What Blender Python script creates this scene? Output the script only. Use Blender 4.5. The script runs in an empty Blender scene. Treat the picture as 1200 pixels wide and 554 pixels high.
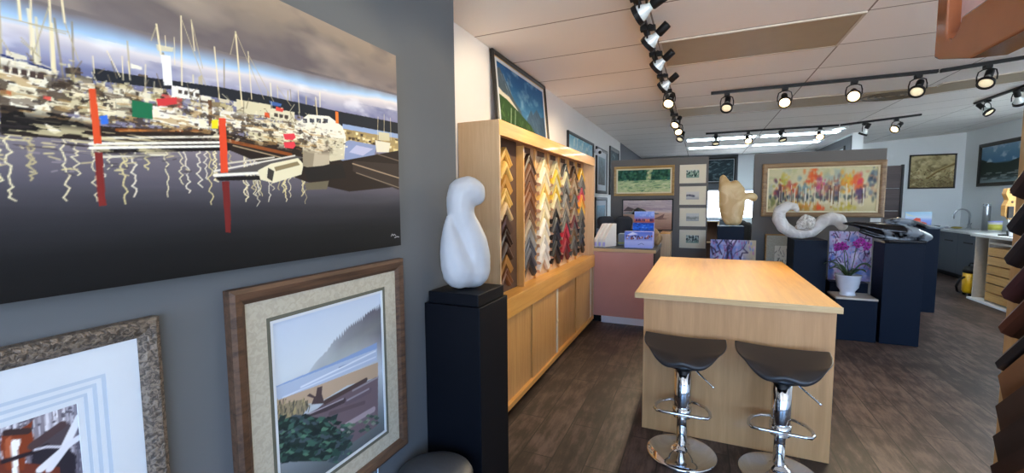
import bpy, bmesh, math, random
import numpy as np
from mathutils import Vector, Matrix
C = bpy.context.scene.collection
SC = bpy.context.scene
PI = math.pi

# ------------------------------------------------------------------ colour
def lin(c):
    if isinstance(c, str):
        c = tuple(int(c[i:i+2], 16)/255 for i in (0, 2, 4))
    return tuple(((x/12.92) if x <= 0.04045 else ((x+0.055)/1.055)**2.4) for x in c)

# ------------------------------------------------------------------ materials
def new_mat(name):
    m = bpy.data.materials.new(name); m.use_nodes = True
    return m, m.node_tree.nodes, m.node_tree.links, m.node_tree.nodes['Principled BSDF']

def plain(name, col, rough=.5, metal=0, noise=.06, scale=30, coat=0, bump=0, spec=.5):
    m, N, L, b = new_mat(name)
    b.inputs['Roughness'].default_value = rough; b.inputs['Metallic'].default_value = metal
    b.inputs['Coat Weight'].default_value = coat; b.inputs['Coat Roughness'].default_value = .08
    b.inputs['Specular IOR Level'].default_value = spec
    tc = N.new('ShaderNodeTexCoord'); n = N.new('ShaderNodeTexNoise'); n.inputs['Scale'].default_value = scale
    n.inputs['Detail'].default_value = 4
    L.new(tc.outputs['Object'], n.inputs['Vector'])
    r = N.new('ShaderNodeValToRGB'); c = lin(col)
    r.color_ramp.elements[0].position = .3; r.color_ramp.elements[1].position = .7
    r.color_ramp.elements[0].color = tuple(max(0, x*(1-noise)) for x in c)+(1,)
    r.color_ramp.elements[1].color = tuple(min(1, x*(1+noise)) for x in c)+(1,)
    L.new(n.outputs['Fac'], r.inputs['Fac']); L.new(r.outputs['Color'], b.inputs['Base Color'])
    if bump:
        bp = N.new('ShaderNodeBump'); bp.inputs['Strength'].default_value = bump; bp.inputs['Distance'].default_value = .01
        L.new(n.outputs['Fac'], bp.inputs['Height']); L.new(bp.outputs['Normal'], b.inputs['Normal'])
    return m

def wood(name, light, dark, axis='Z', scale=1.0, rough=.4, coat=0, contrast=1.0):
    m, N, L, b = new_mat(name)
    b.inputs['Roughness'].default_value = rough; b.inputs['Coat Weight'].default_value = coat; b.inputs['Specular IOR Level'].default_value = .35
    tc = N.new('ShaderNodeTexCoord'); mp = N.new('ShaderNodeMapping')
    s = [14*scale]*3; s['XYZ'.index(axis)] = .9*scale
    mp.inputs['Scale'].default_value = s
    L.new(tc.outputs['Object'], mp.inputs['Vector'])
    n = N.new('ShaderNodeTexNoise'); n.inputs['Scale'].default_value = 2.2; n.inputs['Detail'].default_value = 6
    n.inputs['Distortion'].default_value = .6
    L.new(mp.outputs['Vector'], n.inputs['Vector'])
    n2 = N.new('ShaderNodeTexNoise'); n2.inputs['Scale'].default_value = 14; n2.inputs['Detail'].default_value = 3
    L.new(mp.outputs['Vector'], n2.inputs['Vector'])
    mx = N.new('ShaderNodeMath'); mx.operation = 'MULTIPLY_ADD'
    L.new(n2.outputs['Fac'], mx.inputs[0]); mx.inputs[1].default_value = .3; L.new(n.outputs['Fac'], mx.inputs[2])
    r = N.new('ShaderNodeValToRGB'); r.color_ramp.elements[0].position = .65-.25*contrast; r.color_ramp.elements[1].position = .65+.2*contrast
    r.color_ramp.elements[0].color = lin(dark)+(1,); r.color_ramp.elements[1].color = lin(light)+(1,)
    L.new(mx.outputs[0], r.inputs['Fac']); L.new(r.outputs['Color'], b.inputs['Base Color'])
    return m

def emit(name, col, strength):
    m, N, L, b = new_mat(name)
    b.inputs['Base Color'].default_value = lin(col)+(1,)
    b.inputs['Emission Color'].default_value = lin(col)+(1,); b.inputs['Emission Strength'].default_value = strength
    return m

def artmat(name, coat=0., rough=.5):
    m, N, L, b = new_mat(name)
    a = N.new('ShaderNodeVertexColor'); a.layer_name = 'Col'
    L.new(a.outputs['Color'], b.inputs['Base Color'])
    b.inputs['Roughness'].default_value = rough; b.inputs['Coat Weight'].default_value = coat; b.inputs['Coat Roughness'].default_value = .05; b.inputs['Specular IOR Level'].default_value = .15
    return m

def floor_mat():
    m, N, L, b = new_mat('floor_planks')
    tc = N.new('ShaderNodeTexCoord'); mp = N.new('ShaderNodeMapping'); mp.inputs['Rotation'].default_value = (0, 0, PI/2)
    L.new(tc.outputs['Object'], mp.inputs['Vector'])
    br = N.new('ShaderNodeTexBrick'); br.offset = .37; br.inputs['Scale'].default_value = 1
    br.inputs['Brick Width'].default_value = 1.15; br.inputs['Row Height'].default_value = .19
    br.inputs['Mortar Size'].default_value = .004; br.inputs['Mortar Smooth'].default_value = .3; br.inputs['Bias'].default_value = 0
    br.inputs['Color1'].default_value = (.16, .16, .16, 1); br.inputs['Color2'].default_value = (.84, .84, .84, 1); br.inputs['Mortar'].default_value = (0, 0, 0, 1)
    L.new(mp.outputs['Vector'], br.inputs['Vector'])
    mp2 = N.new('ShaderNodeMapping'); mp2.inputs['Scale'].default_value = (9, 1.6, 1); L.new(tc.outputs['Object'], mp2.inputs['Vector'])
    n = N.new('ShaderNodeTexNoise'); n.inputs['Scale'].default_value = 2.6; n.inputs['Detail'].default_value = 8; n.inputs['Roughness'].default_value = .7
    L.new(mp2.outputs['Vector'], n.inputs['Vector'])
    n3 = N.new('ShaderNodeTexNoise'); n3.inputs['Scale'].default_value = 5; n3.inputs['Detail'].default_value = 5
    L.new(tc.outputs['Object'], n3.inputs['Vector'])
    ad = N.new('ShaderNodeMath'); ad.operation = 'MULTIPLY_ADD'; L.new(br.outputs['Color'], ad.inputs[0]); ad.inputs[1].default_value = .22; L.new(n.outputs['Fac'], ad.inputs[2])
    ad2 = N.new('ShaderNodeMath'); ad2.operation = 'MULTIPLY_ADD'; L.new(n3.outputs['Fac'], ad2.inputs[0]); ad2.inputs[1].default_value = .45; L.new(ad.outputs[0], ad2.inputs[2])
    r = N.new('ShaderNodeValToRGB'); e = r.color_ramp.elements
    e[0].position = .55; e[0].color = lin(FLOOR[0])+(1,); e[1].position = 1.05; e[1].color = lin(FLOOR[2])+(1,)
    x = e.new(.80); x.color = lin(FLOOR[1])+(1,)
    L.new(ad2.outputs[0], r.inputs['Fac'])
    mm = N.new('ShaderNodeMixRGB'); mm.blend_type = 'MIX'; L.new(br.outputs['Fac'], mm.inputs['Fac']); L.new(r.outputs['Color'], mm.inputs['Color1']); mm.inputs['Color2'].default_value = lin('1d1512')+(1,)
    L.new(mm.outputs['Color'], b.inputs['Base Color'])
    b.inputs['Roughness'].default_value = .45; b.inputs['Specular IOR Level'].default_value = .3
    bp = N.new('ShaderNodeBump'); bp.inputs['Strength'].default_value = .12; bp.inputs['Distance'].default_value = .01
    L.new(ad2.outputs[0], bp.inputs['Height']); L.new(bp.outputs['Normal'], b.inputs['Normal'])
    return m

def ceiling_mat():
    m, N, L, b = new_mat('ceiling_tiles')
    tc = N.new('ShaderNodeTexCoord'); mp = N.new('ShaderNodeMapping'); mp.inputs['Location'].default_value = (.314, -2.78, 0)
    L.new(tc.outputs['Object'], mp.inputs['Vector'])
    br = N.new('ShaderNodeTexBrick'); br.offset = 0; br.inputs['Scale'].default_value = 1
    br.inputs['Brick Width'].default_value = 1.24; br.inputs['Row Height'].default_value = .64
    br.inputs['Mortar Size'].default_value = .006; br.inputs['Mortar Smooth'].default_value = .1
    br.inputs['Color1'].default_value = lin('f6f2ee')+(1,); br.inputs['Color2'].default_value = lin('efebe6')+(1,); br.inputs['Mortar'].default_value = lin('8d8178')+(1,)
    L.new(mp.outputs['Vector'], br.inputs['Vector'])
    n = N.new('ShaderNodeTexNoise'); n.inputs['Scale'].default_value = 90; L.new(tc.outputs['Object'], n.inputs['Vector'])
    bp = N.new('ShaderNodeBump'); bp.inputs['Strength'].default_value = .08; bp.inputs['Distance'].default_value = .01; L.new(n.outputs['Fac'], bp.inputs['Height'])
    L.new(bp.outputs['Normal'], b.inputs['Normal'])
    L.new(br.outputs['Color'], b.inputs['Base Color']); b.inputs['Roughness'].default_value = .85
    return m

def mottled(name, a, bcol, scale=6, rough=.3, dist=1.0, lo=.42, hi=.58, bump=0):
    m, N, L, b = new_mat(name)
    tc = N.new('ShaderNodeTexCoord'); n = N.new('ShaderNodeTexNoise'); n.inputs['Scale'].default_value = scale; n.inputs['Detail'].default_value = 5; n.inputs['Distortion'].default_value = dist
    L.new(tc.outputs['Object'], n.inputs['Vector'])
    r = N.new('ShaderNodeValToRGB'); r.color_ramp.elements[0].position = lo; r.color_ramp.elements[1].position = hi
    r.color_ramp.elements[0].color = lin(a)+(1,); r.color_ramp.elements[1].color = lin(bcol)+(1,)
    L.new(n.outputs['Fac'], r.inputs['Fac']); L.new(r.outputs['Color'], b.inputs['Base Color']); b.inputs['Roughness'].default_value = rough
    if bump:
        bp = N.new('ShaderNodeBump'); bp.inputs['Strength'].default_value = bump; bp.inputs['Distance'].default_value = .02
        L.new(n.outputs['Fac'], bp.inputs['Height']); L.new(bp.outputs['Normal'], b.inputs['Normal'])
    return m

# ------------------------------------------------------------------ mesh builder
class MB:
    def __init__(s): s.v = []; s.f = []; s.mi = []
    def add(s, vs, fs, m=0):
        o = len(s.v); s.v += [tuple(p) for p in vs]; s.f += [tuple(i+o for i in f) for f in fs]; s.mi += [m]*len(fs); return s
    def box(s, lo, hi, M=None, m=0):
        (a, b, c), (d, e, f) = lo, hi
        vs = [(a,b,c),(d,b,c),(d,e,c),(a,e,c),(a,b,f),(d,b,f),(d,e,f),(a,e,f)]
        if M: vs = [M @ Vector(p) for p in vs]
        return s.add(vs, [(0,3,2,1),(4,5,6,7),(0,1,5,4),(1,2,6,5),(2,3,7,6),(3,0,4,7)], m)
    def prism(s, poly, a, b, fn, m=0):            # poly 2d, extruded between a and b; fn(u,v,t)->xyz
        n = len(poly); vs = [fn(u, v, a) for u, v in poly]+[fn(u, v, b) for u, v in poly]
        fs = [tuple(range(n))[::-1], tuple(range(n, 2*n))]+[(i, (i+1) % n, n+(i+1) % n, n+i) for i in range(n)]
        return s.add(vs, fs, m)
    def tube(s, pts, r, n=10, closed=False, m=0):
        pts = [Vector(p) for p in pts]; k = len(pts); rs = r if isinstance(r, (list, tuple)) else [r]*k
        rings = []; prev = None
        for i, p in enumerate(pts):
            if closed: t = pts[(i+1) % k]-pts[i-1]
            else: t = pts[min(i+1, k-1)]-pts[max(i-1, 0)]
            t.normalize()
            if prev is None:
                a = Vector((0, 0, 1)) if abs(t.z) < .9 else Vector((1, 0, 0))
                x = t.cross(a).normalized()
            else:
                x = (prev-t*prev.dot(t)).normalized()
            prev = x; y = t.cross(x)
            rings.append([p+rs[i]*(math.cos(2*PI*j/n)*x+math.sin(2*PI*j/n)*y) for j in range(n)])
        vs = [q for R in rings for q in R]; fs = []
        for i in range(k if closed else k-1):
            a, b = i*n, ((i+1) % k)*n
            fs += [(a+j, a+(j+1) % n, b+(j+1) % n, b+j) for j in range(n)]
        if not closed: fs += [tuple(range(n))[::-1], tuple(range((k-1)*n, k*n))]
        return s.add(vs, fs, m)
    def lathe(s, prof, n=32, c=(0, 0, 0), M=None, m=0):  # prof [(r,z)]
        vs = []; fs = []
        for r, z in prof:
            for j in range(n):
                p = Vector((r*math.cos(2*PI*j/n), r*math.sin(2*PI*j/n), z))
                if M: p = M @ p
                vs.append(p+Vector(c))
        for i in range(len(prof)-1):
            for j in range(n): fs.append((i*n+j, i*n+(j+1) % n, (i+1)*n+(j+1) % n, (i+1)*n+j))
        if prof[0][0] > 1e-6: fs.append(tuple(range(n))[::-1])
        if prof[-1][0] > 1e-6: fs.append(tuple(range((len(prof)-1)*n, len(prof)*n)))
        return s.add(vs, fs, m)
    def ico(s, c, r, sc=(1, 1, 1), M=None, sub=2):
        bm = bmesh.new(); bmesh.ops.create_icosphere(bm, subdivisions=sub, radius=1)
        vs = []
        for v in bm.verts:
            p = Vector((v.co.x*r*sc[0], v.co.y*r*sc[1], v.co.z*r*sc[2]))
            if M: p = M @ p
            vs.append(p+Vector(c))
        bm.verts.index_update(); fs = [tuple(v.index for v in f.verts) for f in bm.faces]; bm.free()
        return s.add(vs, fs)
    def build(s, name, mats, parent=None, smooth=False, bevel=0, seg=2, loc=None, weld=True):
        me = bpy.data.meshes.new(name)
        bm = bmesh.new(); bv = [bm.verts.new(p) for p in s.v]
        for f, m in zip(s.f, s.mi):
            try:
                q = bm.faces.new([bv[i] for i in f]); q.material_index = m; q.smooth = smooth
            except ValueError: pass
        if weld: bmesh.ops.remove_doubles(bm, verts=bm.verts, dist=1e-6)
        bmesh.ops.recalc_face_normals(bm, faces=bm.faces)
        bm.to_mesh(me); bm.free()
        o = bpy.data.objects.new(name, me); C.objects.link(o)
        for m in (mats if isinstance(mats, (list, tuple)) else [mats]): me.materials.append(m)
        if parent: o.parent = parent
        if loc: o.location = loc
        if bevel:
            b = o.modifiers.new('edge', 'BEVEL'); b.width = bevel; b.segments = seg; b.limit_method = 'ANGLE'; b.angle_limit = .6
        return o

def box(name, lo, hi, mat, parent=None, bevel=.003): return MB().box(lo, hi).build(name, mat, parent, bevel=bevel)
def tag(o, label, cat, group=None):
    o['label'] = label; o['category'] = cat
    if group: o['group'] = group
    return o
def thing(name, label, cat, loc=(0, 0, 0), rotz=0, group=None):
    o = bpy.data.objects.new(name, None); C.objects.link(o); o.empty_display_size = .1
    o.location = loc; o.rotation_euler = (0, 0, rotz); return tag(o, label, cat, group)
def struct(o): o['kind'] = 'structure'; return o
def smooth_mesh(o):
    for p in o.data.polygons: p.use_smooth = True
    return o

# ------------------------------------------------------------------ artwork drawing (pigment only)
def vnoise(x, y, seed):
    rs = np.random.RandomState(seed); G = rs.rand(64, 64)
    xi = np.floor(x).astype(int); yi = np.floor(y).astype(int); fx = x-xi; fy = y-yi
    fx = fx*fx*(3-2*fx); fy = fy*fy*(3-2*fy)
    g = lambda a, b: G[a % 64, b % 64]
    return (g(xi, yi)*(1-fx)+g(xi+1, yi)*fx)*(1-fy)+(g(xi, yi+1)*(1-fx)+g(xi+1, yi+1)*fx)*fy
def fbm(x, y, seed=0, o=4):
    t = 0; a = .5
    for i in range(o): t = t+a*vnoise(x*2**i+i*7.3, y*2**i+i*3.1, seed+i); a *= .5
    return t/(1-.5**o)
def rgb(h): return np.array([int(h[i:i+2], 16)/255 for i in (0, 2, 4)])
class Art:
    def __init__(s, w, h, aspect):
        s.w, s.h, s.a = w*2, h*2, aspect
        u = (np.arange(s.w)+.5)/s.w; v = (np.arange(s.h)+.5)/s.h
        s.u, s.v = np.meshgrid(u, v); s.img = np.zeros((s.h, s.w, 3))
    def grad(s, stops, t=None):
        t = s.v if t is None else t
        P = [p for p, _ in stops]; K = np.array([rgb(c) for _, c in stops])
        for k in range(3): s.img[..., k] = np.interp(t, P, K[:, k])
    def mix(s, mask, col):
        c = rgb(col) if isinstance(col, str) else col
        mask = np.clip(mask, 0, 1)[..., None]; s.img = s.img*(1-mask)+c*mask
    def _bb(s, pts, pad=0):
        us = [p[0] for p in pts]; vs = [p[1] for p in pts]
        x0 = max(0, int((min(us)-pad/s.a)*s.w)-1); x1 = min(s.w, int((max(us)+pad/s.a)*s.w)+2)
        y0 = max(0, int((min(vs)-pad)*s.h)-1); y1 = min(s.h, int((max(vs)+pad)*s.h)+2)
        return None if x1 <= x0 or y1 <= y0 else (slice(y0, y1), slice(x0, x1))
    def poly(s, pts, col, al=1):
        b = s._bb(pts)
        if b is None: return
        U, V = s.u[b], s.v[b]; ins = np.zeros(U.shape, bool); n = len(pts)
        for i in range(n):
            (x0, y0), (x1, y1) = pts[i], pts[(i+1) % n]
            if y0 == y1: continue
            ins ^= ((y0 > V) != (y1 > V)) & (U < (x1-x0)*(V-y0)/(y1-y0)+x0)
        m = (ins*al)[..., None]; s.img[b] = s.img[b]*(1-m)+rgb(col)*m
    def line(s, pts, w, col, al=1):
        for p, q in zip(pts[:-1], pts[1:]):
            b = s._bb([p, q], w)
            if b is None: continue
            U, V = s.u[b]*s.a, s.v[b]; ax, ay = p[0]*s.a, p[1]; dx, dy = q[0]*s.a-ax, q[1]-ay
            t = np.clip(((U-ax)*dx+(V-ay)*dy)/max(dx*dx+dy*dy, 1e-9), 0, 1)
            d = np.hypot(U-ax-t*dx, V-ay-t*dy); m = (np.clip((w/2-d)*s.h+.5, 0, 1)*al)[..., None]
            s.img[b] = s.img[b]*(1-m)+rgb(col)*m
    def dab(s, u, v, ru, rv, col, al=.8, soft=.5):
        b = s._bb([(u-ru*1.3, v-rv*1.3), (u+ru*1.3, v+rv*1.3)])
        if b is None: return
        d = np.hypot((s.u[b]-u)/ru, (s.v[b]-v)/rv); m = (np.clip((1-d)/soft, 0, 1)*al)[..., None]
        s.img[b] = s.img[b]*(1-m)+rgb(col)*m
    def run(s, text):
        for l in text.strip().split('\n'):
            k, c, p = l.split(' '); pts = [tuple(float(x) for x in q.split(',')) for q in p.split('|')]
            if k == 'p': s.poly(pts, c)
            else: s.line(pts, float(k[1:]), c)
    def out(s):
        i = np.clip(s.img, 0, 1); return i.reshape(s.h//2, 2, s.w//2, 2, 3).mean((1, 3))

def art_plane(name, art, w, h, mat, parent, y=0., z=0., x=0.):
    """flat picture in the XZ plane facing -Y, lower edge at z, centred on x, as a fine painted mesh"""
    im = art.out() if isinstance(art, Art) else art
    H, W, _ = im.shape; gu, gv = np.meshgrid(np.linspace(-w/2, w/2, W)+x, np.linspace(0, h, H)+z)
    co = np.stack([gu, np.full_like(gu, y), gv], -1).reshape(-1, 3)
    idx = np.arange(W*H).reshape(H, W); q = np.stack([idx[:-1, :-1], idx[:-1, 1:], idx[1:, 1:], idx[1:, :-1]], -1).reshape(-1, 4)
    me = bpy.data.meshes.new(name); me.vertices.add(W*H); me.vertices.foreach_set('co', co.ravel())
    me.loops.add(q.size); me.loops.foreach_set('vertex_index', q.ravel()); me.polygons.add(len(q))
    me.polygons.foreach_set('loop_start', np.arange(0, q.size, 4)); me.update(calc_edges=True)
    at = me.color_attributes.new('Col', 'FLOAT_COLOR', 'POINT')
    l = np.where(im <= .04045, im/12.92, ((im+.055)/1.055)**2.4); rgba = np.concatenate([l, np.ones((H, W, 1))], -1)
    at.data.foreach_set('color', rgba.reshape(-1).astype(np.float32))
    me.materials.append(mat); me.validate()
    o = bpy.data.objects.new(name, me); C.objects.link(o); o.parent = parent
    return o

def frame_bars(w, h, fw, depth, prof=None):
    """mitred four-bar frame round a w x h outer size, standing on z=0, back at y=0, front at y=-depth"""
    m = MB(); prof = prof or [(0, 0), (0, .8), (.25, 1), (.7, .85), (1, .55), (1, 0)]   # (inward fraction, depth fraction)
    cs = [(-w/2, 0, 1, 1), (w/2, 0, -1, 1), (w/2, h, -1, -1), (-w/2, h, 1, -1)]
    k = len(prof); vs = []
    for x, z, sx, sz in cs:
        for a, d in prof: vs.append((x+sx*a*fw, -d*depth, z+sz*a*fw))
    fs = []
    for i in range(4):
        j = (i+1) % 4
        for a in range(k): fs.append((i*k+a, j*k+a, j*k+(a+1) % k, i*k+(a+1) % k))
    return m.add(vs, fs)

def framed(name, label, cat, w, h, fw, depth, fmat, art, loc, rotz, tilt=0, mat=None, matw=0, liner=None, linerw=0, inner=None, group=None, amat=None, prof=None, matb=None):
    t = thing(name, label, cat, loc, rotz, group); t.rotation_euler = (tilt, 0, rotz)
    frame_bars(w, h, fw, depth, prof).build('frame', fmat, t)
    box('backing_board', (-w/2+.004, -.006, .004), (w/2-.004, -.001, h-.004), M['backing'], t, 0)
    iw, ih, z = w-2*fw, h-2*fw, fw; y = -.012
    if liner:
        MB.build(frame_bars(iw+.004, ih+.004, linerw+.002, depth*.55), 'liner', liner, t, loc=(0, 0, z-.002)); iw -= 2*linerw; ih -= 2*linerw; z += linerw
    if matw:
        mw = matw if isinstance(matw, tuple) else (matw, matw)   # side, bottom/top
        b = MB(); cx = [(-iw/2-.002, z-.002), (iw/2+.002, z-.002), (iw/2+.002, z+ih+.002), (-iw/2-.002, z+ih+.002)]
        nx = [(-iw/2+mw[0], z+mw[1]), (iw/2-mw[0], z+mw[1]), (iw/2-mw[0], z+ih-mw[1]), (-iw/2+mw[0], z+ih-mw[1])]
        vs = [(x, y-.004, q) for x, q in cx]+[(x, y-.004, q) for x, q in nx]+[(x, y, q) for x, q in nx]
        fs = [(i, (i+1) % 4, 4+(i+1) % 4, 4+i) for i in range(4)]+[(4+i, 4+(i+1) % 4, 8+(i+1) % 4, 8+i) for i in range(4)]
        b.add(vs, fs, 0).build('mat_board', mat, t)
        iw -= 2*mw[0]; ih -= 2*mw[1]; z += mw[1]
        for qi, (ic, iwd) in enumerate(inner or []):
            frame_bars(iw+.004, ih+.004, iwd+.002, .0035, [(0, 0), (0, 1), (1, 1), (1, 0)]).build('mat_line', ic, t, loc=(0, y+.0005+.0007*qi, z-.002)); iw -= 2*iwd; ih -= 2*iwd; z += iwd
    art_plane('picture', art(iw/ih), iw+.002, ih+.002, amat or M['art_glazed'], t, y=y+.0008+.0007*len(inner or []), z=z-.001)
    return t

def canvas(name, label, cat, w, h, depth, art, loc, rotz, tilt=0, edge=None, group=None, amat=None):
    t = thing(name, label, cat, loc, rotz, group); t.rotation_euler = (tilt, 0, rotz)
    box('stretcher', (-w/2, -depth, 0), (w/2, 0, h), edge or M['black_edge'], t, .002)
    art_plane('picture', art(w/h), w, h, amat or M['art'], t, y=-depth-.0012)
    return t

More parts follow.
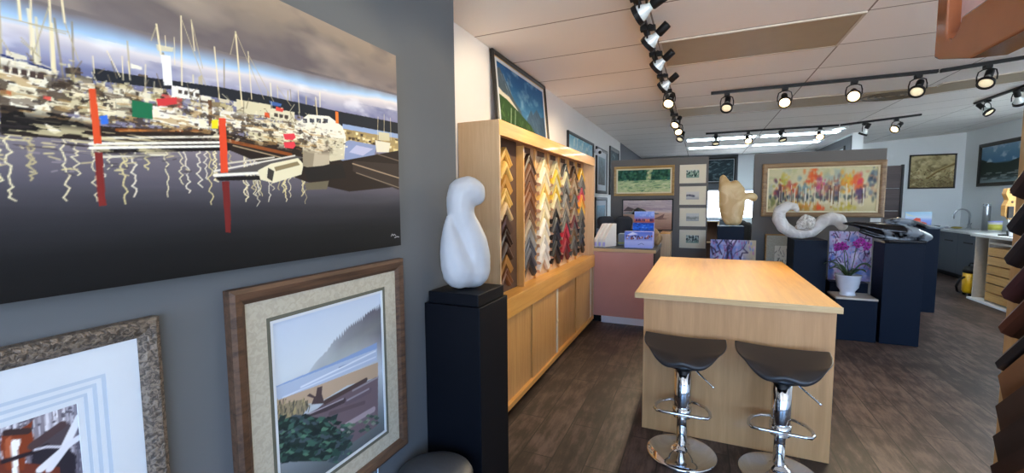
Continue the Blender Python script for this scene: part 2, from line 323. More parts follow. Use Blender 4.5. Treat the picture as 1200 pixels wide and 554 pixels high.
def blobs(name, paths, mat, parent, voxel=.008, smooth=8, flat=None):
    """one continuous carved form: swept round sections merged into a single skin. path: [(x,y,z,r)], depth factor"""
    m = MB()
    for path, dep in paths:
        for a, b in zip(path[:-1], path[1:]):
            d = math.dist(a[:3], b[:3]); n = max(2, int(d/(min(a[3], b[3])*.25)))
            n = min(n, 24)
            for i in range(n+1):
                t = i/n; p = [a[k]*(1-t)+b[k]*t for k in range(4)]
                z = p[2]
                m.ico(p[:3], p[3], (1, dep, 1))
    o = m.build(name, mat, parent, smooth=True, weld=False)
    r = o.modifiers.new('skin', 'REMESH'); r.mode = 'VOXEL'; r.voxel_size = voxel; r.use_smooth_shade = True
    s = o.modifiers.new('polish', 'SMOOTH'); s.factor = .6; s.iterations = smooth
    return o
HARBOUR = """
p 23262c 1.005,0.654|1.003,0.591|0.804,0.574|0.625,0.587|0.486,0.578|0.396,0.559|0.397,0.591|0.452,0.598|0.555,0.62|0.652,0.63|0.777,0.635
p 8fa3c4 1.003,0.596|1.003,0.563|0.813,0.562|0.814,0.586
p a08a5c 1.003,0.572|1.001,0.491|0.811,0.497|0.813,0.565
p e8d8a8 0.962,0.525|0.974,0.526|0.972,0.513|0.963,0.511
p d8c48a 0.833,0.525|0.843,0.526|0.841,0.515|0.834,0.513
p d8c48a 0.985,0.514|0.997,0.515|0.996,0.502|0.986,0.5
p 6c5a3e 0.851,0.539|0.86,0.54|0.859,0.528|0.851,0.526
p e8d8a8 0.851,0.56|0.86,0.561|0.859,0.55|0.852,0.547
p 4a3c2c 0.919,0.527|0.93,0.528|0.928,0.516|0.92,0.514
p e8d8a8 0.952,0.522|0.963,0.523|0.962,0.511|0.953,0.508
p 4a3c2c 0.866,0.558|0.875,0.559|0.874,0.547|0.866,0.545
p b39a62 0.848,0.519|0.858,0.52|0.856,0.508|0.849,0.507
p b39a62 0.89,0.546|0.9,0.548|0.899,0.536|0.891,0.534
p 8a744c 0.91,0.543|0.92,0.545|0.919,0.532|0.91,0.53
p e8d8a8 0.888,0.537|0.898,0.538|0.896,0.526|0.889,0.524
p 4a3c2c 0.892,0.532|0.902,0.533|0.9,0.521|0.892,0.519
p 4a3c2c 0.854,0.532|0.864,0.533|0.862,0.522|0.855,0.52
p 4a3c2c 0.829,0.532|0.838,0.533|0.837,0.522|0.83,0.52
p 4a3c2c 0.988,0.565|1.001,0.566|0.999,0.553|0.989,0.551
p e8d8a8 0.872,0.542|0.882,0.543|0.88,0.531|0.873,0.529
p 6c5a3e 0.9,0.525|0.91,0.526|0.909,0.514|0.901,0.512
p 6c5a3e 0.841,0.534|0.851,0.535|0.849,0.523|0.842,0.521
p 8a744c 0.929,0.525|0.94,0.526|0.939,0.513|0.93,0.511
p b39a62 0.975,0.529|0.987,0.53|0.985,0.517|0.976,0.515
p 4a3c2c 0.838,0.532|0.848,0.533|0.846,0.522|0.839,0.52
p d8c48a 0.987,0.558|0.999,0.559|0.997,0.546|0.988,0.544
p d8c48a 0.979,0.514|0.991,0.515|0.989,0.502|0.98,0.5
p b39a62 0.936,0.522|0.947,0.523|0.946,0.51|0.937,0.508
p d8c48a 0.874,0.52|0.884,0.521|0.883,0.509|0.875,0.507
p b39a62 0.944,0.555|0.955,0.556|0.953,0.543|0.944,0.541
p 6c5a3e 0.924,0.529|0.935,0.53|0.933,0.518|0.925,0.516
p 8a744c 0.831,0.559|0.84,0.56|0.839,0.549|0.831,0.546
p 8a744c 0.905,0.548|0.916,0.549|0.914,0.537|0.906,0.535
p d8c48a 0.904,0.55|0.914,0.552|0.913,0.54|0.905,0.537
p e8d8a8 0.815,0.56|0.824,0.561|0.822,0.55|0.816,0.548
p 6c5a3e 0.825,0.555|0.834,0.556|0.833,0.545|0.826,0.543
p 6c5a3e 0.909,0.533|0.92,0.534|0.918,0.522|0.91,0.52
p b39a62 0.902,0.536|0.912,0.537|0.911,0.525|0.902,0.523
p 4a3c2c 0.905,0.527|0.915,0.528|0.914,0.516|0.906,0.514
p 6c5a3e 0.866,0.517|0.875,0.518|0.874,0.507|0.866,0.505
p 8a744c 0.931,0.56|0.942,0.562|0.94,0.549|0.932,0.547
p 4a3c2c 0.922,0.543|0.933,0.544|0.932,0.532|0.923,0.53
p b39a62 0.846,0.547|0.856,0.548|0.854,0.536|0.847,0.534
p d8c48a 0.888,0.522|0.899,0.523|0.897,0.511|0.889,0.509
p b39a62 0.875,0.554|0.885,0.555|0.884,0.543|0.876,0.541
p 6c5a3e 0.923,0.564|0.934,0.565|0.932,0.553|0.924,0.55
p b39a62 0.818,0.533|0.827,0.534|0.826,0.522|0.819,0.521
p d8c48a 0.88,0.538|0.89,0.539|0.889,0.528|0.881,0.526
p d8c48a 0.856,0.541|0.866,0.543|0.865,0.531|0.857,0.529
p 8793b4 0.832,0.518|0.919,0.516|0.906,0.446|0.809,0.413|0.773,0.444|0.797,0.494
p b4b4cc 0.852,0.5|0.907,0.496|0.872,0.456|0.83,0.463
p 2a211c 0.314,0.466|0.352,0.458|0.403,0.441|0.551,0.472|0.596,0.467|0.722,0.461|0.81,0.421|1.001,0.509|0.997,0.317|0.826,0.283|0.71,0.32|0.566,0.413|0.388,0.4|0.312,0.392
p 3a302a 0.84,0.426|1,0.436|0.997,0.299|0.839,0.378
l0.006 a08a70 0.839,0.413|0.998,0.363
l0.004 8a7a66 0.849,0.372|0.997,0.312
l0.006 6a5a4c 0.918,0.474|1,0.454
l0.008 8a4a22 0.417,0.436|0.53,0.468
l0.012 8a4a22 0.561,0.446|0.682,0.422
l0.005 c07838 0.42,0.434|0.491,0.459
l0.004 b09a78 0.572,0.431|0.689,0.399
p e6ddc4 0.318,0.576|0.358,0.564|0.357,0.518|0.381,0.504|0.38,0.477|0.315,0.486
p cfc3a2 0.316,0.513|0.384,0.496|0.383,0.47|0.314,0.466
p 2d3560 0.318,0.578|0.358,0.567|0.358,0.562|0.318,0.572
p 4a3a34 0.319,0.552|0.324,0.552|0.323,0.538|0.319,0.538
p 4a3a34 0.326,0.552|0.33,0.552|0.33,0.537|0.325,0.538
p 4a3a34 0.333,0.552|0.338,0.552|0.337,0.537|0.332,0.538
p 4a3a34 0.34,0.552|0.345,0.552|0.344,0.537|0.339,0.537
p 4a3a34 0.346,0.552|0.351,0.552|0.351,0.537|0.345,0.537
p c8452c 0.315,0.499|0.323,0.495|0.323,0.487|0.315,0.488
p d85a4a 0.349,0.499|0.356,0.498|0.355,0.487|0.349,0.489
p efe6cc 0.315,0.486|0.35,0.482|0.358,0.462|0.314,0.462
p 1a1716 0.314,0.462|0.355,0.459|0.383,0.452|0.385,0.413|0.339,0.408|0.312,0.396
p e8e0cc 0.348,0.431|0.363,0.415|0.356,0.407|0.351,0.412
p c9bb94 0.366,0.521|0.395,0.521|0.394,0.481|0.365,0.478
p b5a67e 0.381,0.512|0.405,0.512|0.403,0.466|0.38,0.464
p d8cba8 0.405,0.514|0.418,0.514|0.416,0.46|0.403,0.459
p a79f86 0.418,0.529|0.436,0.53|0.435,0.477|0.417,0.475
p 1f6b46 0.436,0.526|0.46,0.526|0.459,0.48|0.435,0.478
p e8e2d2 0.457,0.523|0.488,0.523|0.486,0.476|0.456,0.473
p c4564e 0.472,0.559|0.499,0.561|0.498,0.528|0.471,0.523
p e9e4d6 0.486,0.591|0.524,0.595|0.523,0.563|0.485,0.555
p dcd3b8 0.417,0.552|0.459,0.554|0.459,0.536|0.416,0.527
p ddd6c6 0.527,0.546|0.558,0.548|0.557,0.507|0.526,0.502
p e4ddcc 0.553,0.546|0.599,0.548|0.597,0.494|0.551,0.489
p d6cba6 0.582,0.592|0.645,0.599|0.643,0.556|0.581,0.545
p d9cfae 0.638,0.586|0.694,0.591|0.693,0.551|0.636,0.542
p 4a4038 0.372,0.517|0.376,0.517|0.375,0.507|0.372,0.507
p 4a4038 0.383,0.504|0.386,0.504|0.386,0.494|0.382,0.495
p 4a4038 0.391,0.503|0.395,0.502|0.394,0.493|0.391,0.493
p 4a4038 0.495,0.583|0.5,0.583|0.499,0.572|0.494,0.571
p 4a4038 0.503,0.583|0.508,0.584|0.507,0.572|0.502,0.572
p 4a4038 0.51,0.584|0.515,0.584|0.515,0.572|0.51,0.572
p 4a4038 0.518,0.583|0.524,0.584|0.523,0.572|0.518,0.572
p 4a4038 0.424,0.549|0.428,0.549|0.428,0.538|0.424,0.538
p 4a4038 0.441,0.551|0.445,0.551|0.445,0.541|0.441,0.54
p 4a4038 0.651,0.572|0.658,0.572|0.658,0.558|0.65,0.558
p 4a4038 0.661,0.572|0.669,0.572|0.668,0.558|0.661,0.558
p 4a4038 0.672,0.572|0.68,0.573|0.679,0.558|0.671,0.558
p 4a4038 0.388,0.52|0.392,0.52|0.392,0.51|0.388,0.51
p 4a4038 0.405,0.505|0.409,0.505|0.408,0.495|0.404,0.495
p e9e3d2 0.457,0.493|0.531,0.502|0.535,0.477|0.482,0.471
p e6dfcc 0.545,0.531|0.598,0.522|0.594,0.5|0.546,0.489
p cc3a3a 0.465,0.541|0.492,0.558|0.491,0.537|0.467,0.521
p efece2 0.475,0.675|0.487,0.678|0.487,0.591|0.476,0.586
p d0c8a8 0.47,0.701|0.492,0.706|0.491,0.693|0.471,0.683
l0.005 ead9ac 0.472,0.759|0.475,0.675
l0.0037 ead9ac 0.505,0.809|0.5,0.598
l0.0031 ead9ac 0.519,0.808|0.521,0.715
l0.0037 ead9ac 0.551,0.747|0.554,0.58
l0.005 ead9ac 0.587,0.821|0.591,0.573
l0.0031 ead9ac 0.607,0.768|0.609,0.604
l0.0056 ead9ac 0.336,0.713|0.336,0.666
l0.0037 ead9ac 0.346,0.722|0.342,0.591
l0.0043 ead9ac 0.362,0.735|0.359,0.569
l0.0043 ead9ac 0.373,0.745|0.374,0.689
l0.0056 ead9ac 0.362,0.678|0.361,0.562
l0.0025 ead9ac 0.455,0.634|0.453,0.57
l0.0025 ead9ac 0.429,0.641|0.428,0.576
l0.0025 ead9ac 0.435,0.631|0.436,0.58
l0.0025 ead9ac 0.413,0.645|0.425,0.584
l0.0043 ead9ac 0.745,0.672|0.747,0.595
l0.0031 ead9ac 0.704,0.68|0.705,0.593
l0.0025 ead9ac 0.927,0.658|0.922,0.542
l0.0025 ead9ac 0.949,0.678|0.946,0.548
l0.0025 ead9ac 0.972,0.669|0.972,0.555
l0.0025 ead9ac 0.398,0.622|0.398,0.578
l0.0019 ead9ac 0.482,0.734|0.482,0.7
l0.0019 ead9ac 0.494,0.738|0.492,0.655
l0.0022 b8aa86 0.587,0.821|0.632,0.614
l0.0022 b8aa86 0.607,0.758|0.652,0.61
l0.0022 b8aa86 0.587,0.821|0.576,0.739
l0.0022 b8aa86 0.472,0.756|0.464,0.707
l0.0022 b8aa86 0.321,0.662|0.377,0.668
l0.0022 b8aa86 0.342,0.663|0.374,0.662
l0.0022 b8aa86 0.506,0.797|0.534,0.615
l0.0022 b8aa86 0.519,0.808|0.531,0.667
l0.0022 b8aa86 0.66,0.672|0.687,0.612
l0.0022 b8aa86 0.335,0.626|0.35,0.588
l0.0022 b8aa86 0.361,0.718|0.345,0.601
l0.0022 b8aa86 0.319,0.615|0.326,0.581
l0.0022 b8aa86 0.374,0.688|0.384,0.601
l0.0022 b8aa86 0.335,0.618|0.348,0.591
p e8e0c8 0.597,0.501|0.685,0.53|0.712,0.507|0.706,0.471|0.621,0.46|0.602,0.469
p cdbf98 0.598,0.486|0.707,0.492|0.706,0.471|0.628,0.461|0.605,0.464
p d6ccb0 0.607,0.525|0.671,0.541|0.685,0.522|0.61,0.503
p 4a4848 0.611,0.52|0.62,0.521|0.62,0.509|0.611,0.508
p 4a4848 0.626,0.525|0.635,0.526|0.635,0.513|0.626,0.513
p 4a4848 0.643,0.531|0.652,0.532|0.652,0.519|0.642,0.518
p e0404a 0.667,0.498|0.691,0.507|0.694,0.492|0.687,0.48|0.67,0.478
p e0404a 0.667,0.466|0.69,0.475|0.693,0.46|0.687,0.447|0.669,0.446
p e05a30 0.632,0.567|0.641,0.568|0.641,0.549|0.631,0.548
p 3f5f9a 0.642,0.613|0.667,0.612|0.665,0.601|0.645,0.597
p d84a3c 0.655,0.597|0.671,0.595|0.668,0.581|0.654,0.581
p e9e3d0 0.693,0.541|0.725,0.594|0.777,0.606|0.813,0.574|0.822,0.531|0.815,0.437|0.772,0.414|0.756,0.476|0.692,0.501
p d0c6a6 0.748,0.51|0.817,0.522|0.815,0.429|0.776,0.412|0.747,0.481
p 484a50 0.712,0.574|0.722,0.575|0.722,0.558|0.712,0.557
p 484a50 0.728,0.58|0.739,0.581|0.739,0.564|0.728,0.563
p 484a50 0.745,0.586|0.756,0.587|0.756,0.569|0.745,0.569
p 484a50 0.762,0.592|0.774,0.593|0.773,0.575|0.762,0.574
p ded6be 0.914,0.54|0.969,0.54|0.962,0.491|0.918,0.482
p c9bf9c 0.927,0.585|0.967,0.589|0.967,0.55|0.926,0.543
p 1b1818 0.389,0.381|0.566,0.436|0.568,0.413|0.4,0.369
l0.007 d8d0bc 0.389,0.406|0.55,0.455
l0.007 ebe4d2 0.388,0.391|0.55,0.436
l0.007 f2ecdc 0.388,0.38|0.549,0.423
l0.006 4a4440 0.398,0.39|0.403,0.392
l0.006 4a4440 0.407,0.392|0.412,0.394
l0.006 4a4440 0.416,0.395|0.422,0.396
l0.006 4a4440 0.426,0.397|0.432,0.399
l0.006 4a4440 0.436,0.399|0.442,0.401
l0.006 4a4440 0.446,0.402|0.453,0.404
l0.006 4a4440 0.457,0.405|0.464,0.407
l0.006 4a4440 0.468,0.407|0.475,0.409
l0.006 4a4440 0.48,0.41|0.486,0.412
l0.006 4a4440 0.491,0.413|0.499,0.415
l0.006 4a4440 0.504,0.416|0.511,0.418
l0.006 4a4440 0.516,0.419|0.524,0.421
l0.006 4a4440 0.53,0.422|0.537,0.425
l0.006 4a4440 0.543,0.426|0.551,0.428
l0.006 d8cfb8 0.391,0.356|0.471,0.379
p 55504c 0.547,0.334|0.69,0.42|0.713,0.417|0.618,0.349|0.546,0.317
l0.006 ddd6c6 0.539,0.339|0.69,0.42
l0.01 eae4d4 0.539,0.325|0.618,0.343
l0.006 cfc6b0 0.548,0.363|0.646,0.405
p 1b1818 0.538,0.319|0.637,0.337|0.637,0.32|0.546,0.308
p e2d8b4 0.613,0.351|0.639,0.38|0.697,0.412|0.709,0.389|0.703,0.347|0.643,0.308|0.617,0.318
p 8a7a58 0.645,0.368|0.695,0.398|0.701,0.385|0.648,0.353
p 3a3632 0.633,0.364|0.645,0.353|0.64,0.314|0.63,0.326
p b8aa90 0.709,0.465|0.739,0.486|0.776,0.488|0.773,0.4|0.728,0.375|0.707,0.382
p 93866e 0.709,0.461|0.738,0.459|0.73,0.375|0.707,0.382
l0.003 d6c8aa 0.741,0.48|0.775,0.482
p 24201e 0.708,0.375|0.809,0.408|0.818,0.345|0.718,0.321
p 6a624e 0.71,0.313|0.77,0.328|0.764,0.291|0.713,0.285
p d9502a 0.391,0.535|0.398,0.538|0.4,0.394|0.392,0.392
p 7a2a26 0.392,0.37|0.4,0.371|0.399,0.247|0.4,0.228|0.392,0.226|0.391,0.251
p de4a2a 0.551,0.517|0.562,0.52|0.561,0.336|0.549,0.335
p 6e2422 0.55,0.306|0.562,0.307|0.561,0.178|0.559,0.131|0.551,0.134|0.551,0.202
p e87830 0.795,0.633|0.803,0.634|0.803,0.583|0.795,0.583
p 6a4a30 0.536,0.57|0.542,0.57|0.54,0.485|0.535,0.486
p e8d820 0.54,0.507|0.55,0.511|0.549,0.481|0.539,0.478
p 3a6fd0 0.4,0.467|0.408,0.473|0.409,0.45|0.401,0.445
"""
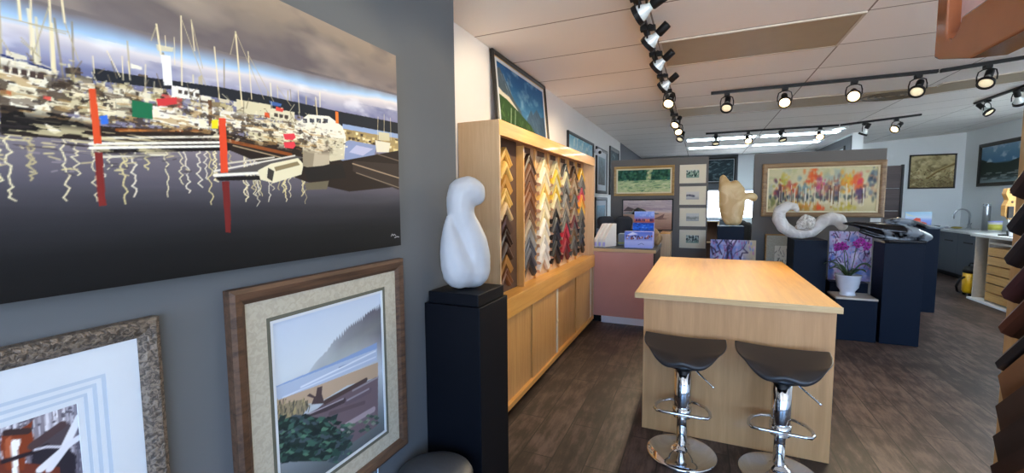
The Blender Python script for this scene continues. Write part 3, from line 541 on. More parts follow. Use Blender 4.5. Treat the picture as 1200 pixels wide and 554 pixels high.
BEACH = """
p 7f98c4 0.941,0.656|0.938,0.609|0.127,0.642|-0.018,0.625|-0.015,0.66|0.513,0.649
p a5b4cc 0.939,0.614|0.934,0.532|-0.035,0.558|-0.028,0.655
l0.008 5d6a8c 0.528,0.602|0.675,0.598
l0.01 d0d8e4 0.194,0.592|0.92,0.601
l0.008 c8d2e0 0.056,0.581|0.918,0.56
p b09a84 0.945,0.515|0.939,0.41|0.599,0.464|0.35,0.45|0.003,0.535|0.007,0.581|0.357,0.554
p 6a5c64 0.94,0.417|0.919,0.07|0.375,0.071|0.009,0.244|-0.001,0.47|0.251,0.402|0.382,0.433
l0.03 4a3d3c 0.39,0.433|0.799,0.436
l0.012 8f8a92 0.654,0.412|0.939,0.41
p 443a40 0.236,0.418|0.348,0.419|0.575,0.393|0.585,0.361|0.395,0.374|0.25,0.397
l0.008 a09aa4 0.244,0.415|0.557,0.393
l0.04 625660 0.592,0.358|0.837,0.35
l0.012 8f8a94 0.593,0.369|0.827,0.364
l0.025 5a4e54 0.427,0.346|0.769,0.289
l0.04 9c8f98 0.545,0.21|0.872,0.202
l0.02 6e626c 0.562,0.186|0.882,0.173
p 4a3e40 0.324,0.544|0.369,0.539|0.361,0.494|0.382,0.428|0.27,0.463|0.291,0.492|0.236,0.526|0.26,0.532|0.308,0.496
p 8a7f68 0.007,0.553|0.198,0.519|0.255,0.463|0.16,0.407|0.011,0.456
l0.005 6a6450 0.201,0.47|0.195,0.497
l0.005 4a4a42 0.207,0.495|0.214,0.518
l0.005 6a6450 0.04,0.526|0.036,0.552
l0.005 4a4a42 0.068,0.494|0.077,0.515
l0.005 4a4a42 0.125,0.483|0.128,0.507
l0.005 4a4a42 0.038,0.511|0.036,0.536
l0.005 6a6450 0.12,0.439|0.113,0.466
l0.005 6a6450 0.179,0.41|0.18,0.434
l0.005 6a6450 0.05,0.493|0.048,0.518
l0.005 a4986e 0.201,0.504|0.209,0.527
l0.005 4a4a42 0.041,0.544|0.034,0.57
l0.005 6a6450 0.101,0.522|0.105,0.545
l0.005 a4986e 0.023,0.504|0.017,0.53
l0.005 4a4a42 0.055,0.549|0.059,0.572
l0.005 4a4a42 0.027,0.551|0.032,0.573
l0.005 4a4a42 0.104,0.478|0.112,0.5
l0.005 4a4a42 0.229,0.44|0.236,0.463
l0.005 a4986e 0.138,0.516|0.135,0.542
l0.005 4a4a42 0.189,0.452|0.192,0.477
l0.005 a4986e 0.089,0.445|0.1,0.466
l0.005 a4986e 0.048,0.473|0.058,0.493
l0.005 a4986e 0.086,0.455|0.086,0.48
l0.005 6a6450 0.102,0.52|0.098,0.546
l0.005 6a6450 0.039,0.515|0.045,0.537
l0.005 4a4a42 0.146,0.505|0.157,0.526
l0.005 6a6450 0.038,0.497|0.041,0.52
l0.005 4a4a42 0.247,0.437|0.254,0.461
l0.005 4a4a42 0.239,0.391|0.247,0.414
l0.005 6a6450 0.221,0.46|0.234,0.481
l0.005 6a6450 0.173,0.413|0.176,0.437
l0.005 4a4a42 0.062,0.492|0.067,0.515
l0.005 4a4a42 0.033,0.477|0.032,0.502
l0.005 4a4a42 0.07,0.503|0.063,0.53
l0.005 4a4a42 0.236,0.45|0.232,0.477
l0.005 a4986e 0.209,0.48|0.211,0.505
l0.005 4a4a42 0.118,0.462|0.115,0.487
l0.005 4a4a42 0.009,0.481|0.006,0.506
l0.005 4a4a42 0.064,0.545|0.076,0.566
l0.005 6a6450 0.227,0.475|0.23,0.5
l0.005 4a4a42 0.204,0.436|0.201,0.463
l0.005 a4986e 0.063,0.538|0.072,0.559
l0.005 6a6450 0.179,0.494|0.186,0.517
l0.005 4a4a42 0.235,0.475|0.241,0.498
l0.005 4a4a42 0.13,0.512|0.137,0.534
l0.005 a4986e 0.024,0.506|0.029,0.529
l0.005 a4986e 0.125,0.467|0.136,0.487
l0.005 a4986e 0.02,0.562|0.017,0.587
l0.005 6a6450 0.242,0.429|0.254,0.45
l0.005 4a4a42 0.228,0.472|0.225,0.499
l0.005 a4986e 0.141,0.463|0.137,0.489
l0.005 4a4a42 0.014,0.506|0.023,0.526
l0.005 4a4a42 0.239,0.467|0.237,0.493
l0.005 a4986e 0.143,0.439|0.134,0.467
l0.005 4a4a42 0.13,0.502|0.135,0.525
l0.005 6a6450 0.076,0.466|0.076,0.49
l0.005 6a6450 0.103,0.497|0.113,0.517
l0.005 4a4a42 0.122,0.481|0.131,0.503
l0.005 4a4a42 0.122,0.513|0.133,0.534
l0.005 4a4a42 0.165,0.448|0.162,0.475
l0.005 a4986e 0.142,0.468|0.144,0.493
p 24322f 0.001,0.469|0.12,0.452|0.251,0.402|0.391,0.316|0.597,0.13|0.631,0.057|0.375,0.071|0.009,0.244
p 34484a 0.32,0.274|0.336,0.281|0.361,0.27|0.345,0.263
p 3f5f54 0.176,0.212|0.207,0.217|0.246,0.194|0.215,0.189
p 3f5f54 0.541,0.102|0.582,0.106|0.634,0.076|0.592,0.073
p 1f2a2c -0.011,0.271|0.014,0.257|0.026,0.234|0,0.249
p 3f5f54 0.03,0.371|0.065,0.379|0.111,0.354|0.075,0.346
p 3f5f54 0.062,0.317|0.085,0.332|0.126,0.317|0.102,0.302
p 3f5f54 0.208,0.282|0.238,0.275|0.26,0.252|0.23,0.26
p 557a66 0.322,0.287|0.364,0.289|0.413,0.26|0.369,0.257
p 283636 0.062,0.233|0.094,0.223|0.117,0.196|0.084,0.207
p 3f5f54 0.02,0.498|0.046,0.488|0.062,0.467|0.035,0.477
p 1f2a2c 0.287,0.326|0.307,0.338|0.341,0.326|0.321,0.314
p 3f5f54 0.463,0.224|0.485,0.229|0.515,0.213|0.492,0.209
p 3f5f54 0.35,0.169|0.36,0.181|0.386,0.175|0.376,0.163
p 3f5f54 0.276,0.136|0.315,0.119|0.341,0.087|0.3,0.104
p 3f5f54 0.09,0.435|0.11,0.435|0.129,0.42|0.109,0.421
p 2f4a44 0.203,0.309|0.224,0.309|0.246,0.293|0.224,0.294
p 34484a -0.012,0.261|0.001,0.267|0.022,0.258|0.009,0.251
p 1f2a2c 0.224,0.209|0.24,0.224|0.277,0.214|0.26,0.198
p 1f2a2c 0.376,0.33|0.406,0.337|0.447,0.318|0.416,0.31
p 1f2a2c 0.045,0.244|0.083,0.245|0.126,0.214|0.086,0.214
p 557a66 0.211,0.238|0.234,0.249|0.273,0.233|0.249,0.222
p 46525a 0.118,0.413|0.148,0.421|0.188,0.401|0.157,0.393
p 283636 0.49,0.046|0.501,0.069|0.543,0.062|0.532,0.039
p 1f2a2c 0.396,0.128|0.415,0.137|0.447,0.124|0.428,0.115
p 1f2a2c 0.277,0.187|0.323,0.193|0.382,0.158|0.334,0.153
p 46525a 0.292,0.36|0.321,0.348|0.338,0.326|0.308,0.338
p 46525a 0.019,0.404|0.051,0.415|0.095,0.393|0.062,0.382
p 46525a 0.469,0.074|0.513,0.062|0.549,0.028|0.504,0.04
p 46525a 0.324,0.169|0.366,0.158|0.398,0.126|0.356,0.138
p 3f5f54 0.46,0.207|0.488,0.215|0.529,0.196|0.5,0.188
p 2f4a44 0.518,0.088|0.566,0.097|0.634,0.063|0.585,0.053
p 46525a 0.47,0.215|0.505,0.202|0.526,0.177|0.492,0.19
p 557a66 0.095,0.329|0.133,0.322|0.166,0.292|0.127,0.299
p 1f2a2c 0.277,0.269|0.294,0.3|0.35,0.293|0.333,0.261
p 283636 0.502,0.114|0.549,0.122|0.615,0.088|0.566,0.08
p 34484a 0.04,0.297|0.077,0.282|0.1,0.251|0.062,0.266
p 283636 -0.033,0.304|-0.015,0.329|0.03,0.32|0.012,0.295
p 1f2a2c 0.082,0.234|0.087,0.255|0.117,0.253|0.111,0.232
p 1f2a2c 0.03,0.424|0.066,0.413|0.09,0.384|0.054,0.396
p 1f2a2c 0.029,0.233|0.06,0.238|0.1,0.214|0.068,0.209
p 2f4a44 0.19,0.407|0.23,0.397|0.259,0.366|0.218,0.377
p 34484a 0.309,0.209|0.316,0.225|0.344,0.222|0.337,0.205
p 34484a 0.04,0.332|0.058,0.335|0.081,0.321|0.062,0.319
p 2f4a44 0.05,0.277|0.088,0.285|0.137,0.256|0.098,0.249
p 46525a 0.17,0.42|0.221,0.401|0.252,0.36|0.199,0.38
p 283636 0.419,0.294|0.438,0.326|0.501,0.318|0.48,0.285
p 34484a 0.275,0.202|0.294,0.23|0.35,0.22|0.33,0.191
p 46525a 0.143,0.314|0.185,0.319|0.235,0.288|0.192,0.284
p 34484a 0.489,0.067|0.507,0.078|0.543,0.066|0.525,0.054
p 1f2a2c 0.181,0.313|0.223,0.313|0.268,0.282|0.225,0.282
p 46525a 0.489,0.071|0.53,0.063|0.568,0.031|0.526,0.039
p 46525a 0.478,0.123|0.5,0.135|0.541,0.12|0.518,0.107
p 3f5f54 0.515,0.239|0.546,0.225|0.561,0.202|0.53,0.216
p 557a66 0.014,0.397|0.052,0.397|0.09,0.368|0.052,0.369
p 46525a 0.098,0.442|0.122,0.437|0.14,0.418|0.116,0.424
p 1f2a2c 0.062,0.301|0.069,0.321|0.098,0.318|0.091,0.299
p 557a66 0.341,0.23|0.367,0.235|0.402,0.216|0.375,0.212
p 283636 0.07,0.239|0.093,0.228|0.106,0.208|0.083,0.219
p 3f5f54 0.418,0.247|0.443,0.259|0.485,0.243|0.46,0.231
p 283636 0.017,0.375|0.054,0.361|0.078,0.33|0.04,0.344
p 3f5f54 0.518,0.155|0.536,0.187|0.599,0.177|0.58,0.145
p 2f4a44 0.505,0.222|0.547,0.233|0.608,0.205|0.564,0.194
p 3f5f54 0.406,0.174|0.439,0.185|0.49,0.162|0.456,0.151
p 2f4a44 0.414,0.086|0.441,0.099|0.49,0.079|0.461,0.066
p 3f5f54 0.417,0.311|0.479,0.289|0.518,0.242|0.454,0.266
p 3f5f54 0.338,0.094|0.369,0.109|0.424,0.087|0.392,0.071
p 46525a 0.009,0.311|0.03,0.313|0.052,0.297|0.032,0.296
p 34484a -0.009,0.345|0,0.375|0.042,0.374|0.033,0.343
p 2f4a44 0.5,0.13|0.529,0.117|0.546,0.094|0.516,0.108
p 3f5f54 0.395,0.081|0.456,0.051|0.489,0.001|0.427,0.033
p 283636 0.019,0.281|0.058,0.279|0.098,0.248|0.058,0.25
p 3f5f54 0.136,0.352|0.178,0.332|0.199,0.298|0.156,0.318
p 1f2a2c 0.019,0.228|0.041,0.245|0.084,0.23|0.062,0.212
p 3f5f54 -0.017,0.266|-0.003,0.289|0.037,0.281|0.023,0.258
p 34484a 0.142,0.234|0.159,0.259|0.205,0.249|0.188,0.224
p 283636 0.097,0.403|0.132,0.394|0.158,0.367|0.122,0.376
p 1f2a2c 0.352,0.144|0.369,0.163|0.411,0.152|0.394,0.133
p 34484a 0.102,0.41|0.117,0.44|0.166,0.436|0.151,0.405
p 46525a -0.02,0.312|-0.005,0.333|0.035,0.325|0.019,0.303
p 283636 -0.023,0.376|0.017,0.371|0.053,0.339|0.012,0.345
p 34484a 0.513,0.175|0.557,0.174|0.606,0.143|0.561,0.144
p 283636 0.236,0.15|0.261,0.139|0.275,0.119|0.25,0.13
p 283636 0.012,0.463|0.038,0.458|0.058,0.437|0.031,0.443
p 34484a 0.26,0.25|0.284,0.253|0.312,0.236|0.288,0.233
p 2f4a44 0.323,0.274|0.375,0.262|0.418,0.223|0.364,0.235
p 557a66 0.518,0.036|0.544,0.047|0.59,0.027|0.562,0.016
p 1f2a2c 0.311,0.18|0.344,0.187|0.388,0.163|0.355,0.156
p 3f5f54 0.207,0.417|0.256,0.404|0.292,0.367|0.242,0.38
p 3f5f54 0.44,0.218|0.481,0.205|0.51,0.174|0.469,0.187
p 3f5f54 0.341,0.18|0.374,0.188|0.422,0.163|0.387,0.156
p 1f2a2c 0.295,0.375|0.337,0.356|0.358,0.323|0.315,0.343
p 3f5f54 0.224,0.156|0.266,0.148|0.305,0.114|0.262,0.122
p 46525a 0.312,0.265|0.359,0.246|0.388,0.21|0.34,0.229
p 557a66 0.188,0.385|0.21,0.38|0.228,0.363|0.205,0.368
p 283636 0.55,0.171|0.597,0.174|0.655,0.141|0.606,0.138
p 46525a 0.188,0.429|0.215,0.418|0.229,0.397|0.202,0.408
p 557a66 -0.002,0.319|0.012,0.339|0.047,0.331|0.033,0.311
p 283636 0.041,0.359|0.048,0.388|0.087,0.388|0.08,0.359
p 46525a 0.519,0.138|0.555,0.149|0.609,0.124|0.572,0.113
p 3f5f54 -0.002,0.314|0.009,0.323|0.029,0.316|0.019,0.307
p 34484a 0.125,0.382|0.167,0.383|0.212,0.352|0.169,0.351
p 34484a 0.232,0.303|0.284,0.288|0.322,0.248|0.269,0.263
p 1f2a2c 0.448,0.268|0.485,0.277|0.538,0.252|0.5,0.243
p 34484a 0.098,0.385|0.144,0.367|0.172,0.33|0.124,0.348
p 1f2a2c 0.033,0.373|0.039,0.385|0.059,0.383|0.053,0.371
p 34484a -0.021,0.275|0.02,0.26|0.048,0.225|0.006,0.24
p 2f4a44 0.202,0.299|0.223,0.311|0.26,0.297|0.238,0.285
p 283636 0.334,0.337|0.381,0.339|0.434,0.307|0.386,0.305
p 1f2a2c 0.423,0.178|0.455,0.201|0.519,0.18|0.486,0.157
p 46525a 0.461,0.16|0.495,0.146|0.514,0.12|0.48,0.135
p 283636 0.05,0.229|0.064,0.236|0.085,0.226|0.072,0.219
p 557a66 0.086,0.367|0.106,0.384|0.147,0.372|0.126,0.355
p 2f4a44 0.131,0.271|0.155,0.258|0.166,0.238|0.142,0.251
p 46525a 0.455,0.111|0.467,0.134|0.51,0.127|0.498,0.103
p 3f5f54 0.186,0.341|0.239,0.33|0.282,0.289|0.227,0.301
p 1f2a2c 0.43,0.238|0.448,0.252|0.486,0.241|0.468,0.227
p 46525a 0.107,0.457|0.144,0.454|0.179,0.426|0.14,0.43
p 557a66 0.525,0.025|0.537,0.056|0.591,0.048|0.578,0.017
p 3f5f54 0.155,0.411|0.181,0.408|0.203,0.389|0.178,0.392
p 46525a 0.327,0.163|0.344,0.172|0.374,0.16|0.357,0.151
p 46525a -0.01,0.294|-0.001,0.31|0.026,0.306|0.017,0.289
p 557a66 0.322,0.198|0.367,0.202|0.423,0.168|0.376,0.165
p 1f2a2c 0.169,0.431|0.218,0.43|0.268,0.395|0.217,0.396
p 46525a 0.135,0.319|0.182,0.299|0.209,0.26|0.161,0.281
p 46525a 0.28,0.147|0.292,0.175|0.339,0.168|0.326,0.14
p 46525a 0.212,0.374|0.237,0.369|0.256,0.351|0.231,0.356
p 2f4a44 0.057,0.277|0.072,0.292|0.104,0.283|0.089,0.268
p 283636 0.053,0.247|0.063,0.275|0.105,0.271|0.095,0.243
p 283636 0.114,0.451|0.15,0.438|0.172,0.41|0.135,0.423
p 557a66 0.328,0.326|0.333,0.341|0.356,0.34|0.352,0.325
p 283636 0.13,0.402|0.143,0.414|0.17,0.408|0.157,0.395
p 2f4a44 0.527,0.065|0.594,0.043|0.644,-0.008|0.576,0.015
p 557a66 0.302,0.204|0.329,0.195|0.349,0.174|0.321,0.183
p 283636 0.083,0.339|0.104,0.338|0.124,0.322|0.103,0.323
p 2f4a44 0.165,0.305|0.2,0.294|0.225,0.266|0.189,0.277
p 2f4a44 0.554,0.031|0.605,0.01|0.638,-0.029|0.586,-0.008
p 3f5f54 0.176,0.23|0.206,0.22|0.227,0.195|0.197,0.206
p 283636 0.289,0.348|0.294,0.363|0.317,0.363|0.312,0.347
p 283636 0.066,0.332|0.112,0.322|0.15,0.284|0.102,0.295
p 34484a 0.196,0.348|0.228,0.337|0.249,0.311|0.217,0.323
p 3f5f54 0.047,0.45|0.065,0.461|0.095,0.451|0.077,0.439
p 557a66 0.049,0.275|0.087,0.272|0.125,0.241|0.086,0.245
p 557a66 0.166,0.31|0.194,0.317|0.231,0.297|0.203,0.291
p 283636 0.41,0.307|0.438,0.324|0.49,0.308|0.461,0.29
p 46525a 0.143,0.449|0.18,0.437|0.205,0.408|0.166,0.42
p 283636 0.284,0.333|0.322,0.316|0.341,0.286|0.303,0.304
p 3f5f54 0.41,0.118|0.458,0.112|0.506,0.075|0.456,0.082
p 46525a 0.186,0.279|0.217,0.287|0.26,0.265|0.229,0.257
p 1f2a2c 0.139,0.398|0.144,0.418|0.172,0.418|0.167,0.398
p 1f2a2c 0.075,0.423|0.106,0.419|0.134,0.395|0.103,0.399
p 2f4a44 0.011,0.236|0.028,0.26|0.072,0.249|0.054,0.225
p 2f4a44 0.003,0.443|0.012,0.47|0.051,0.469|0.041,0.442
p 283636 0.142,0.259|0.171,0.272|0.219,0.252|0.189,0.238
p 46525a 0.088,0.317|0.118,0.327|0.16,0.307|0.13,0.297
p 283636 0.122,0.245|0.149,0.257|0.192,0.238|0.165,0.226
p 46525a 0.502,0.08|0.54,0.078|0.581,0.049|0.542,0.052
p 46525a 0.39,0.08|0.433,0.065|0.464,0.031|0.421,0.046
p 46525a 0.387,0.059|0.424,0.062|0.471,0.034|0.433,0.031
p 1f2a2c 0.019,0.366|0.041,0.355|0.052,0.336|0.029,0.347
p 46525a 0.53,0.045|0.571,0.053|0.629,0.023|0.587,0.015
p 34484a 0.115,0.247|0.147,0.257|0.194,0.233|0.16,0.224
p 557a66 0.37,0.137|0.41,0.136|0.455,0.105|0.414,0.106
p 3f5f54 0.297,0.352|0.334,0.365|0.389,0.341|0.35,0.328
p 34484a 0.077,0.324|0.091,0.353|0.137,0.347|0.123,0.318
p 283636 0.112,0.298|0.133,0.315|0.174,0.303|0.153,0.285
p 3f5f54 0.079,0.387|0.088,0.417|0.131,0.416|0.121,0.386
p 3f5f54 0.52,0.243|0.555,0.226|0.573,0.199|0.537,0.217
p 1f2a2c 0.116,0.355|0.139,0.347|0.153,0.328|0.13,0.337
p 46525a 0.574,0.113|0.597,0.134|0.651,0.119|0.627,0.098
p 46525a 0.117,0.377|0.145,0.374|0.171,0.354|0.143,0.356
p 46525a 0.004,0.417|0.028,0.408|0.042,0.388|0.018,0.398
p 557a66 0.568,-0.013|0.586,-0.005|0.619,-0.019|0.6,-0.027
p 46525a 0.463,0.033|0.514,0.038|0.582,-0.002|0.529,-0.006
p 34484a 0.166,0.405|0.177,0.424|0.211,0.419|0.199,0.4
p 283636 0.01,0.46|0.028,0.487|0.077,0.48|0.058,0.452
p 557a66 0.545,0.222|0.599,0.221|0.659,0.184|0.603,0.185
p 34484a 0.223,0.252|0.274,0.249|0.326,0.21|0.274,0.214
p 1f2a2c 0.317,0.113|0.332,0.128|0.367,0.118|0.352,0.103
p 557a66 0.563,0.008|0.569,0.027|0.6,0.023|0.594,0.004
p 46525a 0.502,0.038|0.543,0.038|0.593,0.007|0.55,0.007
p 557a66 0.177,0.206|0.208,0.201|0.236,0.177|0.205,0.182
p 46525a 0.362,0.209|0.377,0.228|0.418,0.22|0.402,0.2
p 1f2a2c 0.261,0.324|0.299,0.312|0.326,0.283|0.287,0.295
p 2f4a44 0.268,0.158|0.278,0.177|0.311,0.172|0.301,0.153
p 3f5f54 0.306,0.247|0.314,0.261|0.339,0.257|0.331,0.243
p 557a66 0.038,0.281|0.061,0.292|0.097,0.275|0.073,0.265
p 283636 0.069,0.355|0.096,0.343|0.11,0.321|0.083,0.333
p 2f4a44 0.436,0.071|0.467,0.083|0.519,0.061|0.487,0.048
p 1f2a2c 0.012,0.307|0.051,0.31|0.096,0.28|0.055,0.277
p 34484a 0.536,0.216|0.583,0.198|0.612,0.164|0.564,0.182
p 34484a 0.499,0.146|0.54,0.145|0.585,0.115|0.543,0.117
p 1f2a2c 0.229,0.304|0.277,0.3|0.324,0.265|0.275,0.269
p 2f4a44 0.423,0.123|0.484,0.094|0.517,0.046|0.455,0.076
p 283636 0.482,0.084|0.521,0.102|0.59,0.074|0.549,0.056
p 2f4a44 0.314,0.199|0.362,0.179|0.392,0.141|0.343,0.161
p 3f5f54 0.365,0.318|0.41,0.297|0.434,0.262|0.388,0.283
p 46525a 0.398,0.218|0.428,0.208|0.451,0.185|0.42,0.195
p 283636 0.091,0.203|0.121,0.216|0.17,0.193|0.139,0.18
p 557a66 0.237,0.235|0.259,0.242|0.291,0.227|0.269,0.219
p 283636 0.022,0.3|0.053,0.299|0.086,0.274|0.054,0.275
p 34484a 0.423,0.046|0.449,0.062|0.499,0.043|0.472,0.027
p 283636 0.333,0.201|0.367,0.19|0.391,0.164|0.357,0.175
p 46525a 0.256,0.361|0.291,0.351|0.317,0.324|0.281,0.334
p 46525a 0.069,0.373|0.086,0.383|0.113,0.372|0.096,0.363
p 3f5f54 0.209,0.272|0.259,0.259|0.298,0.22|0.247,0.233
p 283636 0.045,0.269|0.073,0.264|0.097,0.241|0.069,0.246
p 283636 0.406,0.188|0.436,0.195|0.478,0.174|0.447,0.167
p 3f5f54 0.215,0.243|0.259,0.248|0.314,0.215|0.268,0.21
p 283636 0.273,0.193|0.286,0.215|0.326,0.208|0.313,0.186
p 3f5f54 0.376,0.081|0.389,0.095|0.423,0.086|0.409,0.071
p 556a5c 0.86,0.153|0.892,0.156|0.927,0.132|0.89,0.13
p 7a8478 0.69,0.188|0.719,0.191|0.751,0.168|0.717,0.166
p 3c4c48 0.874,0.102|0.906,0.105|0.942,0.081|0.905,0.079
p 3c4c48 0.567,0.181|0.594,0.184|0.624,0.162|0.592,0.16
p 3c4c48 0.778,0.099|0.808,0.102|0.842,0.078|0.807,0.076
p 7a8478 0.772,0.161|0.803,0.164|0.836,0.141|0.801,0.139
p 3c4c48 0.552,0.15|0.579,0.152|0.609,0.131|0.578,0.129
p 556a5c 0.78,0.191|0.81,0.194|0.844,0.172|0.809,0.169
p 556a5c 0.756,0.111|0.786,0.114|0.82,0.09|0.785,0.089
p 556a5c 0.618,0.195|0.646,0.197|0.677,0.176|0.644,0.173
p 7a8478 0.751,0.155|0.781,0.158|0.815,0.135|0.78,0.133
p 3c4c48 0.694,0.121|0.723,0.123|0.755,0.1|0.721,0.098
p 3c4c48 0.717,0.117|0.746,0.12|0.778,0.096|0.744,0.095
p 7a8478 0.584,0.195|0.611,0.198|0.641,0.176|0.609,0.174
p 7a8478 0.571,0.165|0.598,0.167|0.628,0.146|0.596,0.144
p 3c4c48 0.606,0.156|0.633,0.159|0.664,0.137|0.632,0.135
p 556a5c 0.768,0.096|0.799,0.098|0.832,0.075|0.797,0.073
p 556a5c 0.831,0.127|0.862,0.13|0.897,0.106|0.86,0.104
p 7a8478 0.835,0.113|0.866,0.116|0.901,0.092|0.865,0.09
p 3c4c48 0.767,0.12|0.798,0.123|0.831,0.099|0.796,0.097
p 556a5c 0.746,0.161|0.776,0.164|0.809,0.141|0.774,0.139
p 3c4c48 0.875,0.136|0.907,0.138|0.943,0.114|0.906,0.112
p 3c4c48 0.568,0.153|0.595,0.155|0.624,0.134|0.593,0.132
p 3c4c48 0.817,0.171|0.848,0.174|0.883,0.151|0.847,0.149
"""
